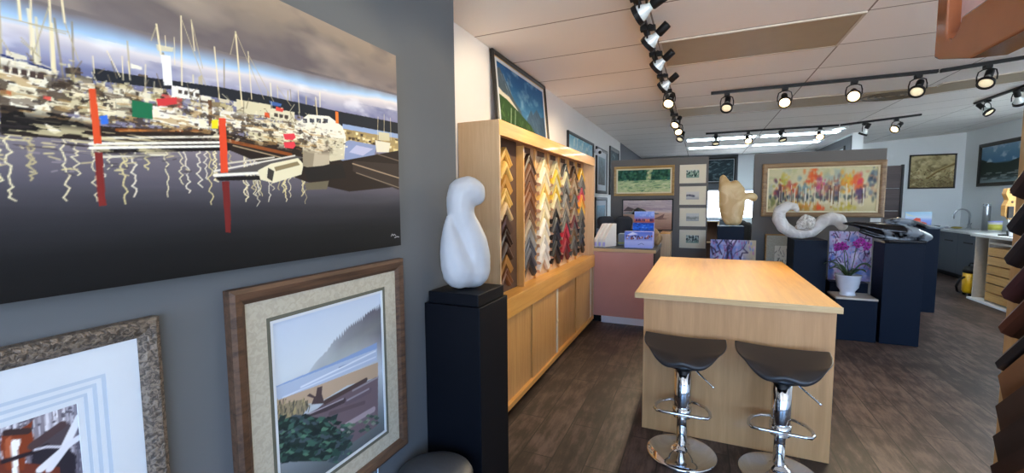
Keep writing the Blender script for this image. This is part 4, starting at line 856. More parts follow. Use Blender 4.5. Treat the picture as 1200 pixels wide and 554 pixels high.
HORSE = """
p d4d0d6 0.712,1.125|0.725,1.12|0.697,0.733|0.684,0.739
l0.01 55505a 0.705,1.028|0.713,1.024
l0.01 55505a 0.694,0.899|0.702,0.894
l0.01 55505a 0.695,0.908|0.703,0.903
l0.01 55505a 0.706,1.04|0.714,1.036
l0.01 55505a 0.691,0.869|0.699,0.864
p bcb8c2 0.673,1.138|0.68,1.136|0.652,0.756|0.645,0.759
l0.01 55505a 0.649,0.844|0.653,0.841
l0.01 55505a 0.663,1.001|0.666,0.998
l0.01 55505a 0.649,0.846|0.653,0.843
l0.01 55505a 0.665,1.032|0.669,1.029
l0.01 55505a 0.665,1.034|0.669,1.031
p e4e2e6 0.807,1.091|0.812,1.089|0.784,0.689|0.779,0.692
l0.01 55505a 0.8,0.991|0.802,0.989
l0.01 55505a 0.803,1.025|0.805,1.022
l0.01 55505a 0.804,1.037|0.806,1.034
l0.01 55505a 0.787,0.833|0.789,0.831
l0.01 55505a 0.792,0.896|0.794,0.893
p bcb8c2 0.514,1.194|0.524,1.191|0.497,0.834|0.487,0.839
l0.01 55505a 0.49,0.902|0.496,0.898
l0.01 55505a 0.505,1.07|0.51,1.066
l0.01 55505a 0.496,0.977|0.502,0.973
l0.01 55505a 0.511,1.148|0.517,1.144
l0.01 55505a 0.499,1.005|0.505,1.001
p d4d0d6 0.687,1.133|0.697,1.13|0.669,0.747|0.659,0.752
l0.01 55505a 0.682,1.059|0.687,1.056
l0.01 55505a 0.68,1.044|0.686,1.041
l0.01 55505a 0.685,1.104|0.691,1.1
l0.01 55505a 0.683,1.077|0.689,1.074
l0.01 55505a 0.686,1.11|0.692,1.107
p d4d0d6 0.62,1.157|0.629,1.154|0.601,0.781|0.593,0.785
l0.01 55505a 0.612,1.047|0.617,1.044
l0.01 55505a 0.619,1.13|0.624,1.127
l0.01 55505a 0.607,0.993|0.612,0.99
l0.01 55505a 0.617,1.103|0.622,1.1
l0.01 55505a 0.599,0.897|0.604,0.894
p aaa6b0 0.95,1.04|0.96,1.037|0.931,0.615|0.921,0.62
l0.01 55505a 0.933,0.821|0.939,0.817
l0.01 55505a 0.925,0.72|0.93,0.715
l0.01 55505a 0.932,0.805|0.938,0.801
l0.01 55505a 0.945,0.967|0.951,0.963
l0.01 55505a 0.935,0.837|0.94,0.833
p 5c5660 0.659,1.143|0.667,1.14|0.639,0.762|0.631,0.766
l0.01 55505a 0.643,0.951|0.648,0.948
l0.01 55505a 0.652,1.045|0.656,1.042
l0.01 55505a 0.648,1.007|0.653,1.003
l0.01 55505a 0.642,0.938|0.647,0.934
l0.01 55505a 0.638,0.883|0.642,0.88
p aaa6b0 0.758,1.108|0.764,1.106|0.736,0.713|0.73,0.716
l0.01 55505a 0.75,0.992|0.753,0.99
l0.01 55505a 0.733,0.793|0.736,0.79
l0.01 55505a 0.753,1.027|0.756,1.024
l0.01 55505a 0.738,0.848|0.74,0.846
l0.01 55505a 0.753,1.035|0.756,1.033
p d4d0d6 0.527,1.19|0.534,1.187|0.507,0.829|0.5,0.832
l0.01 55505a 0.518,1.078|0.522,1.075
l0.01 55505a 0.512,1.012|0.517,1.009
l0.01 55505a 0.506,0.94|0.51,0.937
l0.01 55505a 0.509,0.977|0.513,0.973
l0.01 55505a 0.507,0.954|0.511,0.951
p bcb8c2 0.732,1.117|0.739,1.115|0.711,0.726|0.704,0.729
l0.01 55505a 0.713,0.882|0.717,0.879
l0.01 55505a 0.711,0.859|0.715,0.856
l0.01 55505a 0.723,0.994|0.726,0.991
l0.01 55505a 0.717,0.93|0.721,0.927
l0.01 55505a 0.725,1.027|0.729,1.024
p bcb8c2 0.607,1.162|0.616,1.159|0.588,0.788|0.579,0.792
l0.01 55505a 0.6,1.069|0.605,1.066
l0.01 55505a 0.581,0.848|0.586,0.845
l0.01 55505a 0.585,0.896|0.59,0.892
l0.01 55505a 0.6,1.066|0.605,1.063
l0.01 55505a 0.584,0.886|0.589,0.882
p aaa6b0 1.006,1.021|1.012,1.018|0.982,0.589|0.976,0.592
l0.01 55505a 0.991,0.832|0.994,0.829
l0.01 55505a 0.979,0.675|0.981,0.672
l0.01 55505a 0.994,0.858|0.996,0.856
l0.01 55505a 0.979,0.683|0.982,0.68
l0.01 55505a 1.001,0.943|1.003,0.94
p 5c5660 0.795,1.095|0.809,1.09|0.781,0.691|0.767,0.698
l0.01 55505a 0.781,0.914|0.79,0.909
l0.01 55505a 0.782,0.921|0.79,0.915
l0.01 55505a 0.775,0.846|0.784,0.84
l0.01 55505a 0.785,0.959|0.794,0.954
l0.01 55505a 0.782,0.929|0.791,0.924
p aaa6b0 0.966,1.035|0.973,1.032|0.943,0.609|0.936,0.612
l0.01 55505a 0.957,0.912|0.96,0.909
l0.01 55505a 0.94,0.712|0.944,0.708
l0.01 55505a 0.951,0.848|0.955,0.845
l0.01 55505a 0.959,0.938|0.962,0.935
l0.01 55505a 0.956,0.901|0.959,0.898
p bcb8c2 0.537,1.186|0.549,1.182|0.522,0.821|0.51,0.827
l0.01 55505a 0.512,0.88|0.519,0.875
l0.01 55505a 0.529,1.08|0.536,1.076
l0.01 55505a 0.534,1.144|0.542,1.14
l0.01 55505a 0.532,1.114|0.539,1.11
l0.01 55505a 0.534,1.142|0.542,1.137
p 5c5660 0.998,1.023|1.01,1.019|0.981,0.59|0.968,0.596
l0.01 55505a 0.979,0.777|0.986,0.773
l0.01 55505a 0.989,0.898|0.996,0.893
l0.01 55505a 0.982,0.815|0.989,0.811
l0.01 55505a 0.971,0.682|0.978,0.678
l0.01 55505a 0.977,0.759|0.985,0.754
p d4d0d6 0.516,1.194|0.525,1.191|0.498,0.833|0.489,0.838
l0.01 55505a 0.51,1.111|0.515,1.107
l0.01 55505a 0.508,1.083|0.513,1.08
l0.01 55505a 0.504,1.039|0.509,1.035
l0.01 55505a 0.491,0.894|0.496,0.891
l0.01 55505a 0.505,1.05|0.51,1.047
p bcb8c2 0.776,1.102|0.782,1.1|0.754,0.704|0.747,0.708
l0.01 55505a 0.774,1.068|0.777,1.065
l0.01 55505a 0.763,0.939|0.767,0.936
l0.01 55505a 0.766,0.969|0.769,0.967
l0.01 55505a 0.767,0.99|0.771,0.987
l0.01 55505a 0.752,0.804|0.755,0.801
p 5c5660 0.598,1.165|0.611,1.16|0.583,0.79|0.571,0.797
l0.01 55505a 0.597,1.138|0.604,1.134
l0.01 55505a 0.576,0.896|0.584,0.891
l0.01 55505a 0.579,0.935|0.587,0.93
l0.01 55505a 0.58,0.945|0.588,0.94
l0.01 55505a 0.597,1.142|0.605,1.138
p e4e2e6 0.637,1.151|0.647,1.147|0.619,0.772|0.61,0.777
l0.01 55505a 0.631,1.062|0.637,1.059
l0.01 55505a 0.624,0.986|0.63,0.983
l0.01 55505a 0.614,0.866|0.62,0.862
l0.01 55505a 0.612,0.839|0.617,0.835
l0.01 55505a 0.636,1.118|0.641,1.115
p e4e2e6 0.73,1.118|0.741,1.114|0.712,0.725|0.702,0.73
l0.01 55505a 0.722,1.006|0.728,1.003
l0.01 55505a 0.709,0.848|0.714,0.844
l0.01 55505a 0.729,1.088|0.735,1.085
l0.01 55505a 0.72,0.986|0.726,0.983
l0.01 55505a 0.728,1.077|0.734,1.073
p bcb8c2 0.974,1.032|0.982,1.029|0.952,0.604|0.945,0.608
l0.01 55505a 0.949,0.707|0.953,0.703
l0.01 55505a 0.965,0.904|0.969,0.901
l0.01 55505a 0.955,0.782|0.959,0.779
l0.01 55505a 0.969,0.951|0.973,0.948
l0.01 55505a 0.969,0.946|0.972,0.943
p e4e2e6 0.705,1.127|0.713,1.124|0.684,0.739|0.677,0.743
l0.01 55505a 0.692,0.958|0.696,0.955
l0.01 55505a 0.702,1.079|0.706,1.077
l0.01 55505a 0.685,0.876|0.689,0.873
l0.01 55505a 0.703,1.083|0.707,1.08
l0.01 55505a 0.699,1.044|0.703,1.041
p 5c5660 0.721,1.121|0.732,1.117|0.704,0.73|0.693,0.735
l0.01 55505a 0.706,0.935|0.713,0.931
l0.01 55505a 0.702,0.889|0.709,0.884
l0.01 55505a 0.715,1.038|0.721,1.034
l0.01 55505a 0.713,1.018|0.72,1.014
l0.01 55505a 0.696,0.819|0.703,0.814
p bcb8c2 0.69,1.132|0.697,1.13|0.669,0.747|0.662,0.751
l0.01 55505a 0.678,0.976|0.682,0.973
l0.01 55505a 0.676,0.951|0.679,0.948
l0.01 55505a 0.675,0.944|0.679,0.941
l0.01 55505a 0.68,1.008|0.684,1.006
l0.01 55505a 0.673,0.917|0.676,0.914
p bcb8c2 0.529,1.189|0.536,1.187|0.509,0.828|0.502,0.832
l0.01 55505a 0.508,0.945|0.513,0.942
l0.01 55505a 0.521,1.086|0.525,1.083
l0.01 55505a 0.504,0.89|0.508,0.887
l0.01 55505a 0.508,0.946|0.513,0.943
l0.01 55505a 0.525,1.143|0.53,1.14
p 5c5660 0.53,1.189|0.541,1.185|0.514,0.825|0.503,0.831
l0.01 55505a 0.519,1.051|0.526,1.047
l0.01 55505a 0.506,0.899|0.512,0.895
l0.01 55505a 0.519,1.047|0.525,1.043
l0.01 55505a 0.514,0.992|0.52,0.988
l0.01 55505a 0.507,0.906|0.513,0.902
p aaa6b0 0.864,1.071|0.88,1.065|0.851,0.655|0.835,0.663
l0.01 55505a 0.861,1.013|0.87,1.007
l0.01 55505a 0.848,0.86|0.857,0.854
l0.01 55505a 0.852,0.908|0.861,0.903
l0.01 55505a 0.856,0.962|0.866,0.957
l0.01 55505a 0.84,0.769|0.85,0.763
p bcb8c2 0.832,1.082|0.838,1.08|0.809,0.676|0.803,0.679
l0.01 55505a 0.83,1.039|0.832,1.036
l0.01 55505a 0.822,0.95|0.825,0.947
l0.01 55505a 0.806,0.764|0.809,0.762
l0.01 55505a 0.808,0.779|0.811,0.777
l0.01 55505a 0.81,0.805|0.813,0.802
p 5c5660 0.963,1.036|0.972,1.032|0.943,0.609|0.934,0.613
l0.01 55505a 0.95,0.861|0.955,0.858
l0.01 55505a 0.954,0.904|0.958,0.901
l0.01 55505a 0.96,0.977|0.964,0.973
l0.01 55505a 0.94,0.736|0.945,0.733
l0.01 55505a 0.944,0.785|0.949,0.782
p d4d0d6 0.645,1.148|0.655,1.145|0.628,0.768|0.617,0.773
l0.01 55505a 0.638,1.049|0.644,1.045
l0.01 55505a 0.641,1.082|0.646,1.078
l0.01 55505a 0.625,0.901|0.631,0.897
l0.01 55505a 0.639,1.068|0.645,1.065
l0.01 55505a 0.642,1.102|0.648,1.098
p bcb8c2 0.53,1.189|0.539,1.186|0.512,0.826|0.503,0.831
l0.01 55505a 0.52,1.071|0.526,1.068
l0.01 55505a 0.516,1.014|0.521,1.011
l0.01 55505a 0.52,1.063|0.525,1.059
l0.01 55505a 0.511,0.958|0.516,0.954
l0.01 55505a 0.512,0.974|0.517,0.97
p aaa6b0 0.624,1.156|0.633,1.152|0.605,0.779|0.597,0.784
l0.01 55505a 0.619,1.081|0.624,1.078
l0.01 55505a 0.616,1.047|0.621,1.044
l0.01 55505a 0.622,1.114|0.627,1.11
l0.01 55505a 0.613,1.015|0.618,1.012
l0.01 55505a 0.611,0.987|0.616,0.983
p d4d0d6 0.933,1.046|0.944,1.042|0.915,0.623|0.904,0.628
l0.01 55505a 0.924,0.917|0.93,0.913
l0.01 55505a 0.91,0.757|0.917,0.752
l0.01 55505a 0.927,0.963|0.934,0.959
l0.01 55505a 0.909,0.738|0.915,0.734
l0.01 55505a 0.926,0.952|0.933,0.947
p d4d0d6 0.708,1.126|0.717,1.123|0.689,0.737|0.68,0.741
l0.01 55505a 0.688,0.881|0.693,0.878
l0.01 55505a 0.694,0.947|0.699,0.944
l0.01 55505a 0.685,0.844|0.69,0.84
l0.01 55505a 0.683,0.821|0.688,0.817
l0.01 55505a 0.684,0.826|0.689,0.822
p bcb8c2 0.668,1.14|0.682,1.135|0.654,0.755|0.64,0.762
l0.01 55505a 0.644,0.845|0.652,0.84
l0.01 55505a 0.666,1.104|0.674,1.099
l0.01 55505a 0.646,0.865|0.654,0.86
l0.01 55505a 0.66,1.035|0.668,1.03
l0.01 55505a 0.648,0.892|0.656,0.887
p bcb8c2 0.897,1.059|0.906,1.056|0.877,0.642|0.868,0.646
l0.01 55505a 0.891,0.973|0.896,0.97
l0.01 55505a 0.871,0.727|0.876,0.723
l0.01 55505a 0.889,0.94|0.893,0.937
l0.01 55505a 0.871,0.723|0.875,0.719
l0.01 55505a 0.869,0.707|0.874,0.703
p e4e2e6 0.906,1.056|0.912,1.054|0.883,0.639|0.877,0.642
l0.01 55505a 0.885,0.788|0.888,0.785
l0.01 55505a 0.881,0.736|0.884,0.733
l0.01 55505a 0.888,0.817|0.891,0.814
l0.01 55505a 0.881,0.741|0.884,0.738
l0.01 55505a 0.895,0.901|0.898,0.898
p bcb8c2 0.562,1.178|0.569,1.175|0.542,0.811|0.535,0.815
l0.01 55505a 0.555,1.088|0.559,1.085
l0.01 55505a 0.543,0.948|0.547,0.945
l0.01 55505a 0.549,1.015|0.553,1.012
l0.01 55505a 0.559,1.139|0.563,1.136
l0.01 55505a 0.56,1.149|0.564,1.147
p 5c5660 0.62,1.157|0.629,1.154|0.602,0.781|0.593,0.786
l0.01 55505a 0.61,1.028|0.615,1.024
l0.01 55505a 0.606,0.979|0.611,0.975
l0.01 55505a 0.61,1.026|0.615,1.022
l0.01 55505a 0.606,0.974|0.611,0.97
l0.01 55505a 0.598,0.887|0.603,0.883
p aaa6b0 0.736,1.116|0.745,1.113|0.717,0.723|0.708,0.727
l0.01 55505a 0.722,0.93|0.727,0.926
l0.01 55505a 0.723,0.946|0.728,0.943
l0.01 55505a 0.735,1.089|0.74,1.086
l0.01 55505a 0.732,1.049|0.737,1.045
l0.01 55505a 0.718,0.886|0.723,0.882
p aaa6b0 0.561,1.178|0.57,1.175|0.543,0.811|0.534,0.815
l0.01 55505a 0.554,1.074|0.558,1.07
l0.01 55505a 0.54,0.919|0.545,0.916
l0.01 55505a 0.556,1.106|0.561,1.103
l0.01 55505a 0.557,1.11|0.561,1.107
l0.01 55505a 0.554,1.083|0.559,1.08
p d4d0d6 0.731,1.118|0.745,1.113|0.716,0.723|0.703,0.73
l0.01 55505a 0.727,1.057|0.735,1.053
l0.01 55505a 0.73,1.086|0.738,1.082
l0.01 55505a 0.706,0.802|0.714,0.796
l0.01 55505a 0.725,1.031|0.733,1.027
l0.01 55505a 0.726,1.043|0.734,1.038
p d4d0d6 0.858,1.073|0.874,1.067|0.845,0.658|0.83,0.666
l0.01 55505a 0.845,0.892|0.854,0.887
l0.01 55505a 0.844,0.881|0.853,0.876
l0.01 55505a 0.84,0.836|0.849,0.83
l0.01 55505a 0.835,0.78|0.844,0.774
l0.01 55505a 0.845,0.901|0.855,0.896
p d4d0d6 0.587,1.169|0.596,1.165|0.569,0.798|0.559,0.802
l0.01 55505a 0.578,1.055|0.583,1.052
l0.01 55505a 0.562,0.872|0.568,0.868
l0.01 55505a 0.58,1.084|0.586,1.08
l0.01 55505a 0.566,0.922|0.572,0.918
l0.01 55505a 0.565,0.901|0.57,0.897
p e4e2e6 0.893,1.061|0.898,1.059|0.869,0.646|0.864,0.649
l0.01 55505a 0.872,0.794|0.874,0.791
l0.01 55505a 0.871,0.786|0.874,0.783
l0.01 55505a 0.873,0.806|0.875,0.803
l0.01 55505a 0.872,0.795|0.874,0.792
l0.01 55505a 0.884,0.938|0.886,0.936
p aaa6b0 0.562,1.178|0.568,1.176|0.54,0.812|0.535,0.815
l0.01 55505a 0.559,1.128|0.562,1.126
l0.01 55505a 0.543,0.939|0.545,0.937
l0.01 55505a 0.545,0.971|0.548,0.969
l0.01 55505a 0.544,0.954|0.547,0.951
l0.01 55505a 0.539,0.903|0.542,0.9
p bcb8c2 0.681,1.135|0.688,1.133|0.66,0.752|0.653,0.755
l0.01 55505a 0.664,0.925|0.668,0.922
l0.01 55505a 0.667,0.955|0.67,0.952
l0.01 55505a 0.663,0.903|0.666,0.9
l0.01 55505a 0.659,0.856|0.662,0.853
l0.01 55505a 0.663,0.906|0.666,0.904
p e4e2e6 0.533,1.188|0.542,1.185|0.515,0.825|0.506,0.829
l0.01 55505a 0.529,1.128|0.534,1.125
l0.01 55505a 0.511,0.924|0.517,0.92
l0.01 55505a 0.529,1.126|0.534,1.122
l0.01 55505a 0.522,1.049|0.527,1.046
l0.01 55505a 0.51,0.912|0.515,0.908
p aaa6b0 0.588,1.168|0.593,1.166|0.566,0.799|0.561,0.802
l0.01 55505a 0.573,0.977|0.575,0.974
l0.01 55505a 0.572,0.963|0.574,0.96
l0.01 55505a 0.579,1.045|0.581,1.042
l0.01 55505a 0.576,1.016|0.579,1.014
l0.01 55505a 0.565,0.888|0.568,0.886
p bcb8c2 0.534,1.187|0.54,1.186|0.512,0.826|0.507,0.829
l0.01 55505a 0.523,1.053|0.526,1.05
l0.01 55505a 0.522,1.037|0.525,1.034
l0.01 55505a 0.514,0.944|0.517,0.941
l0.01 55505a 0.523,1.042|0.525,1.04
l0.01 55505a 0.522,1.037|0.525,1.034
p aaa6b0 0.693,1.131|0.703,1.128|0.675,0.744|0.665,0.749
l0.01 55505a 0.672,0.869|0.678,0.865
l0.01 55505a 0.685,1.029|0.691,1.026
l0.01 55505a 0.671,0.865|0.677,0.861
l0.01 55505a 0.67,0.843|0.675,0.839
l0.01 55505a 0.673,0.878|0.678,0.874
p aaa6b0 0.965,1.035|0.976,1.031|0.947,0.607|0.935,0.613
l0.01 55505a 0.944,0.768|0.95,0.764
l0.01 55505a 0.94,0.714|0.946,0.71
l0.01 55505a 0.962,0.981|0.968,0.977
l0.01 55505a 0.96,0.962|0.967,0.958
l0.01 55505a 0.953,0.88|0.96,0.876
p e4e2e6 0.758,1.108|0.764,1.106|0.735,0.714|0.729,0.717
l0.01 55505a 0.749,0.993|0.752,0.99
l0.01 55505a 0.735,0.822|0.737,0.819
l0.01 55505a 0.739,0.872|0.742,0.869
l0.01 55505a 0.747,0.971|0.75,0.969
l0.01 55505a 0.749,0.992|0.752,0.989
p aaa6b0 0.875,1.067|0.886,1.063|0.857,0.652|0.846,0.658
l0.01 55505a 0.853,0.789|0.859,0.784
l0.01 55505a 0.851,0.762|0.857,0.758
l0.01 55505a 0.848,0.735|0.855,0.731
l0.01 55505a 0.873,1.035|0.88,1.032
l0.01 55505a 0.852,0.782|0.858,0.777
p 5c5660 0.668,1.14|0.681,1.135|0.653,0.755|0.64,0.762
l0.01 55505a 0.643,0.84|0.651,0.835
l0.01 55505a 0.665,1.091|0.673,1.086
l0.01 55505a 0.659,1.017|0.667,1.012
l0.01 55505a 0.666,1.106|0.674,1.101
l0.01 55505a 0.644,0.851|0.652,0.846
p e4e2e6 0.584,1.17|0.596,1.166|0.568,0.798|0.557,0.804
l0.01 55505a 0.56,0.882|0.567,0.877
l0.01 55505a 0.563,0.911|0.57,0.907
l0.01 55505a 0.582,1.135|0.589,1.131
l0.01 55505a 0.583,1.143|0.59,1.14
l0.01 55505a 0.564,0.924|0.571,0.919
p e4e2e6 0.661,1.143|0.673,1.138|0.646,0.759|0.633,0.765
l0.01 55505a 0.65,0.996|0.657,0.992
l0.01 55505a 0.635,0.829|0.643,0.824
l0.01 55505a 0.653,1.037|0.661,1.033
l0.01 55505a 0.639,0.876|0.647,0.871
l0.01 55505a 0.646,0.955|0.653,0.95
p bcb8c2 0.684,1.134|0.691,1.132|0.663,0.75|0.657,0.753
l0.01 55505a 0.678,1.044|0.681,1.041
l0.01 55505a 0.68,1.073|0.684,1.071
l0.01 55505a 0.682,1.087|0.685,1.085
l0.01 55505a 0.665,0.892|0.668,0.889
l0.01 55505a 0.67,0.952|0.673,0.949
p 4a4248 0.801,0.881|0.852,0.889|0.954,0.904|0.966,0.88|0.925,0.804|0.826,0.81|0.797,0.831
p 2c2830 0.79,0.827|0.924,0.797|0.973,0.72|0.952,0.541|0.75,0.647
p 6a3428 0.617,0.843|0.651,0.862|0.682,0.826|0.821,0.745|0.895,0.694|0.892,0.572|0.606,0.723
p 7c3a24 0.677,0.963|0.695,0.976|0.717,0.96|0.746,0.959|0.777,0.964|0.803,0.983|0.791,0.944|0.798,0.889|0.788,0.835|0.758,0.812|0.747,0.752|0.679,0.785|0.673,0.845|0.666,0.904
p a85a3c 0.686,0.931|0.71,0.942|0.7,0.832|0.679,0.849
p ece8e4 0.711,0.92|0.742,0.91|0.744,0.891|0.731,0.861|0.721,0.735|0.699,0.746|0.705,0.83|0.702,0.888
l0.035 d8d8dc 0.813,0.724|0.916,0.777|1.004,0.919
l0.03 d4d4dc 0.85,0.706|0.937,0.791|1,0.811
l0.02 2a2228 0.671,0.831|0.783,0.822|0.847,0.831
p b4b0b8 0.798,0.853|0.825,0.874|0.864,0.88|0.86,0.863|0.83,0.853
l0.02 b8a48c 0.832,0.882|0.926,0.9
l0.03 3a2c2c 0.694,0.962|0.775,0.936
l0.04 4a3a3c 0.792,0.855|0.92,0.906
l0.012 c8c4cc 0.797,0.831|0.847,0.824|0.904,0.798
"""
# ------------------------------------------------------------------ painters
R = random.Random
def mist(a, seed, fx, fy, col, lo, hi, al=1, t=None):
    n = fbm(a.u*fx*a.a, a.v*fy, seed); m = np.clip((n-lo)/(hi-lo), 0, 1)*al
    if t is not None: m = m*t
    a.mix(m, col)

def paint_harbour(asp):
    a = Art(860, 412, asp); u, v = a.u, a.v
    t = v-.125*(u-.32)                                   # the cloud bank runs slightly uphill
    w = .025*(fbm(u*9, v*6, 3)-.5)*2
    a.grad([(.5, '7b7688'), (.56, '777694'), (.60, '9a9ab0'), (.63, 'b8b2ba'), (.652, 'd8d0cc'), (.672, 'a4c2de'), (.690, '8c9cb0'), (.712, '786e6c'), (.78, '756a65'), (.88, '87796b'), (1, '9c8b78')], t+w)
    mist(a, 11, 4, 9, '5b5356', .45, .75, .7, (t > .71)*1.0)
    mist(a, 15, 3, 8, 'ad9c88', .5, .8, .7, (t > .72)*1.0)
    mist(a, 19, 8, 16, 'e9e6e6', .5, .7, .6, ((t > .57) & (t < .66))*1.0)
    mist(a, 23, 6, 14, '63688a', .5, .75, .8, ((t > .53) & (t < .63))*1.0)
    wm = v < .42+.012*(fbm(u*30, v*0+2, 5)-.5)
    img0 = a.img.copy(); a.grad([(0, '121213'), (.1, '1a1a1c'), (.2, '323135'), (.3, '5a565e'), (.4, '7c737a'), (.45, '857c80')], v+.03*(fbm(u*6, v*30, 8)-.5))
    a.img = np.where(wm[..., None], a.img, img0)
    rn = R(4)
    for i in range(60):                                  # wavering mast reflections
        x = rn.choice([rn.uniform(.02, .44), rn.uniform(.3, .46), rn.uniform(.47, .62), rn.uniform(.6, .72)])
        y0, y1 = .42, rn.uniform(.22, .34); n = 22; pts = [(x+rn.uniform(-.0022, .0022)+.0022*math.sin(k*1.3+i), y0+(y1-y0)*k/n) for k in range(n+1)]
        a.line(pts, rn.uniform(.002, .0045), rn.choice(['d8c88e', 'efe2b4', 'b8a87c', 'e6dcc0']), .85)
    for i in range(160):
        x = rn.uniform(0, .5); y = rn.uniform(.31, .42); a.line([(x, y), (x+rn.uniform(.002, .012), y+rn.uniform(-.006, .006))], .004, rn.choice(['dccb94', '4c4648', 'c8b88a', '8d8288']), .8)
    for i in range(26):                                  # hulls and clutter beyond the left float
        x = rn.uniform(-.02, .3); y = rn.uniform(.42, .55); w_ = rn.uniform(.02, .09); h = rn.uniform(.02, .06)
        a.poly([(x, y), (x+w_, y), (x+w_*1.05, y+h), (x-.01, y+h)], rn.choice(['d9cfb0', 'ece4cc', '2a2320', 'b5a67e', '8c7c60', '51463a', 'c9bb94']))
    for i in range(70):                                  # masts
        x = rn.uniform(.0, .82); y0 = .47; y1 = rn.uniform(.56, .72) if x > .3 else rn.uniform(.58, .95); dx = rn.uniform(-.006, .006)
        a.line([(x, y0), (x+dx, y1)], rn.uniform(.003, .0065), rn.choice(['d8cca4', 'b9aa82', 'e8deba', '8f8268']), .85)
    for i in range(1100):                                 # rails, gear, cabins
        x = rn.uniform(0, .83); y = rn.gauss(.505, .04)
        if y < .41 or y > .62: continue
        s = rn.uniform(.003, .016); a.poly([(x, y), (x+s, y+.002), (x+s, y+s*rn.uniform(.4, 1.6)), (x, y+s)], rn.choice(['e4d9b8', 'cdbf95', 'f0e8d0', '5a4a3a', '8c7a56', '3a322c', 'b8a878', 'd6c9a4', '6d6350']), .9)
    a.run(HARBOUR)
    for i in range(420):
        x = rn.uniform(.3, .82); y = rn.gauss(.515, .035)
        if y < .43 or y > .6: continue
        s = rn.uniform(.002, .008); a.poly([(x, y), (x+s, y+.001), (x+s, y+s*rn.uniform(.3, 1.5)), (x, y+s*.8)], rn.choice(['f0e6c4', '4a3c30', 'cbbd92', '2e2824', 'e6dcc0', '9c8c66']), .8)
    for i in range(60):
        x = rn.uniform(.3, .75); y = rn.uniform(.5, .58); a.line([(x, y), (x+rn.uniform(-.02, .02), y+rn.uniform(.01, .05))], .003, rn.choice(['e0d4ae', '7a6c54']), .7)
    zone = np.clip((v-.435)/.02, 0, 1)*np.clip((.575-.03*u-v)/.03, 0, 1)*np.clip((.80-u)/.05, 0, 1)
    n = fbm(u*95, v*60, 77, 3); a.mix(zone*(n > .60)*.75, '3a2e24'); a.mix(zone*(n < .40)*.7, 'efe2be'); n = fbm(u*60, v*130, 91, 2); a.mix(zone*(n > .66)*.6, 'b08a54'); a.mix(zone*(n < .3)*.6, '5a4a3c')
    n = fbm(u*40, v*190, 95, 2); z2 = np.clip((v-.36)/.02, 0, 1)*np.clip((.44-v)/.02, 0, 1)*np.clip((.5-u)/.05, 0, 1); a.mix(z2*(n > .58)*.8, 'd8c898'); a.mix(z2*(n < .36)*.8, '2e2828')
    a.run('\n'.join(l for l in HARBOUR.strip().split('\n') if l.split(' ')[1] in ('d9502a', '7a2a26', 'de4a2a', '6e2422', 'e87830', 'e8d820', '3a6fd0', '1f6b46', 'cc3a3a', 'e0404a', 'efece2', '4a3a34', 'f2ecdc', 'ebe4d2')))
    a.line([(.962, .056), (.966, .066), (.970, .058), (.974, .064), (.980, .056)], .004, 'b8b8b8')
    a.line([(.975, .046), (.985, .05), (.992, .047)], .004, 'b8b8b8')
    return a
def paint_beach(asp):
    a = Art(190, 240, asp); u, v = a.u, a.v; a.grad([(0, '50585c'), (.45, 'b2bcc6'), (.7, 'c6d0d8'), (1, 'b4c2d6')])
    top = np.interp(u, [.1, .2, .32, .42, .5, .62, .8, 1], [.50, .62, .70, .745, .80, .845, .885, .93])
    jag = np.abs(((u*41+3*vnoise(u*9, v*0, 2)) % 1)-.5)*.07*np.clip((u-.35)*4, 0, 1)*(.4+vnoise(u*23, v*0+3, 6))
    hill = np.clip((top-jag-v)*160, 0, 1)*(v > .45)
    dens = np.clip((u-.12)*1.1, 0, 1)*np.clip((v-.50)/.30+.15+.5*np.clip(u-.72, 0, 1), 0, 1); dens *= np.clip(1.25-2.6*np.clip((top-v)-.03, 0, 1)*np.clip(1.35-u, .2, 1)*2.2, .12, 1)
    a.mix(hill*np.clip(dens+.12*(fbm(u*9, v*9, 4)-.5), 0, 1), '47424e')
    a.mix(hill*np.clip(1-abs(v-top+.14)/.16, 0, 1)*.45, '8c948c')
    a.run(BEACH)
    return a
def paint_horse(asp):
    a = Art(150, 190, asp); a.grad([(0, '4a4048'), (.6, '6d656e'), (1, '8a848c')]); a.run(HORSE); return a
def paint_peak(asp):
    a = Art(150, 90, asp); a.grad([(0, '5c7e98'), (.5, '2f6890'), (1, '21588a')]); u, v = a.u, a.v
    mist(a, 3, 4, 6, 'a8c4d4', .52, .75, .6)
    r = R(2)
    a.poly([(-.02, .4), (-.02, .85), (.06, .92), (.12, .8), (.2, .66), (.3, .5), (.42, .38), (.5, 0), (-.02, 0)], '4a5a64')
    for i in range(40): x = r.uniform(0, .22); y = r.uniform(.5, .85); a.line([(x, y), (x+.03, y-.08)], .02, r.choice(['3e5260', '8fa0a8', '52687a']), .7)
    a.poly([(-.02, .62), (.08, .55), (.2, .52), (.34, .38), (.4, .3), (.2, .42), (-.02, .5)], 'cfc7b4')
    a.poly([(.55, .3), (.66, .5), (.7, .42), (.8, .56), (.9, .44), (1.02, .5), (1.02, 0), (.5, 0)], '3f566c')
    for i in range(30): x = r.uniform(.55, 1); y = r.uniform(.1, .48); a.line([(x, y), (x+.03, y-.1)], .015, r.choice(['2c4054', '5f7a90']), .7)
    a.poly([(-.02, .5), (.15, .46), (.4, .33), (.62, .2), (.8, 0), (-.02, 0)], '2f4a2a')
    for i in range(120): x = r.uniform(0, .75); y = r.uniform(0, .48-.5*x); a.line([(x, y), (x+r.uniform(-.02, .03), y-.07)], .014, r.choice(['1f341c', '46643a', '64804c', '284022']), .8)
    for x in (.22, .3): a.line([(x, .34), (x-.03, .06)], .025, 'a9b8a0', .8)
    return a
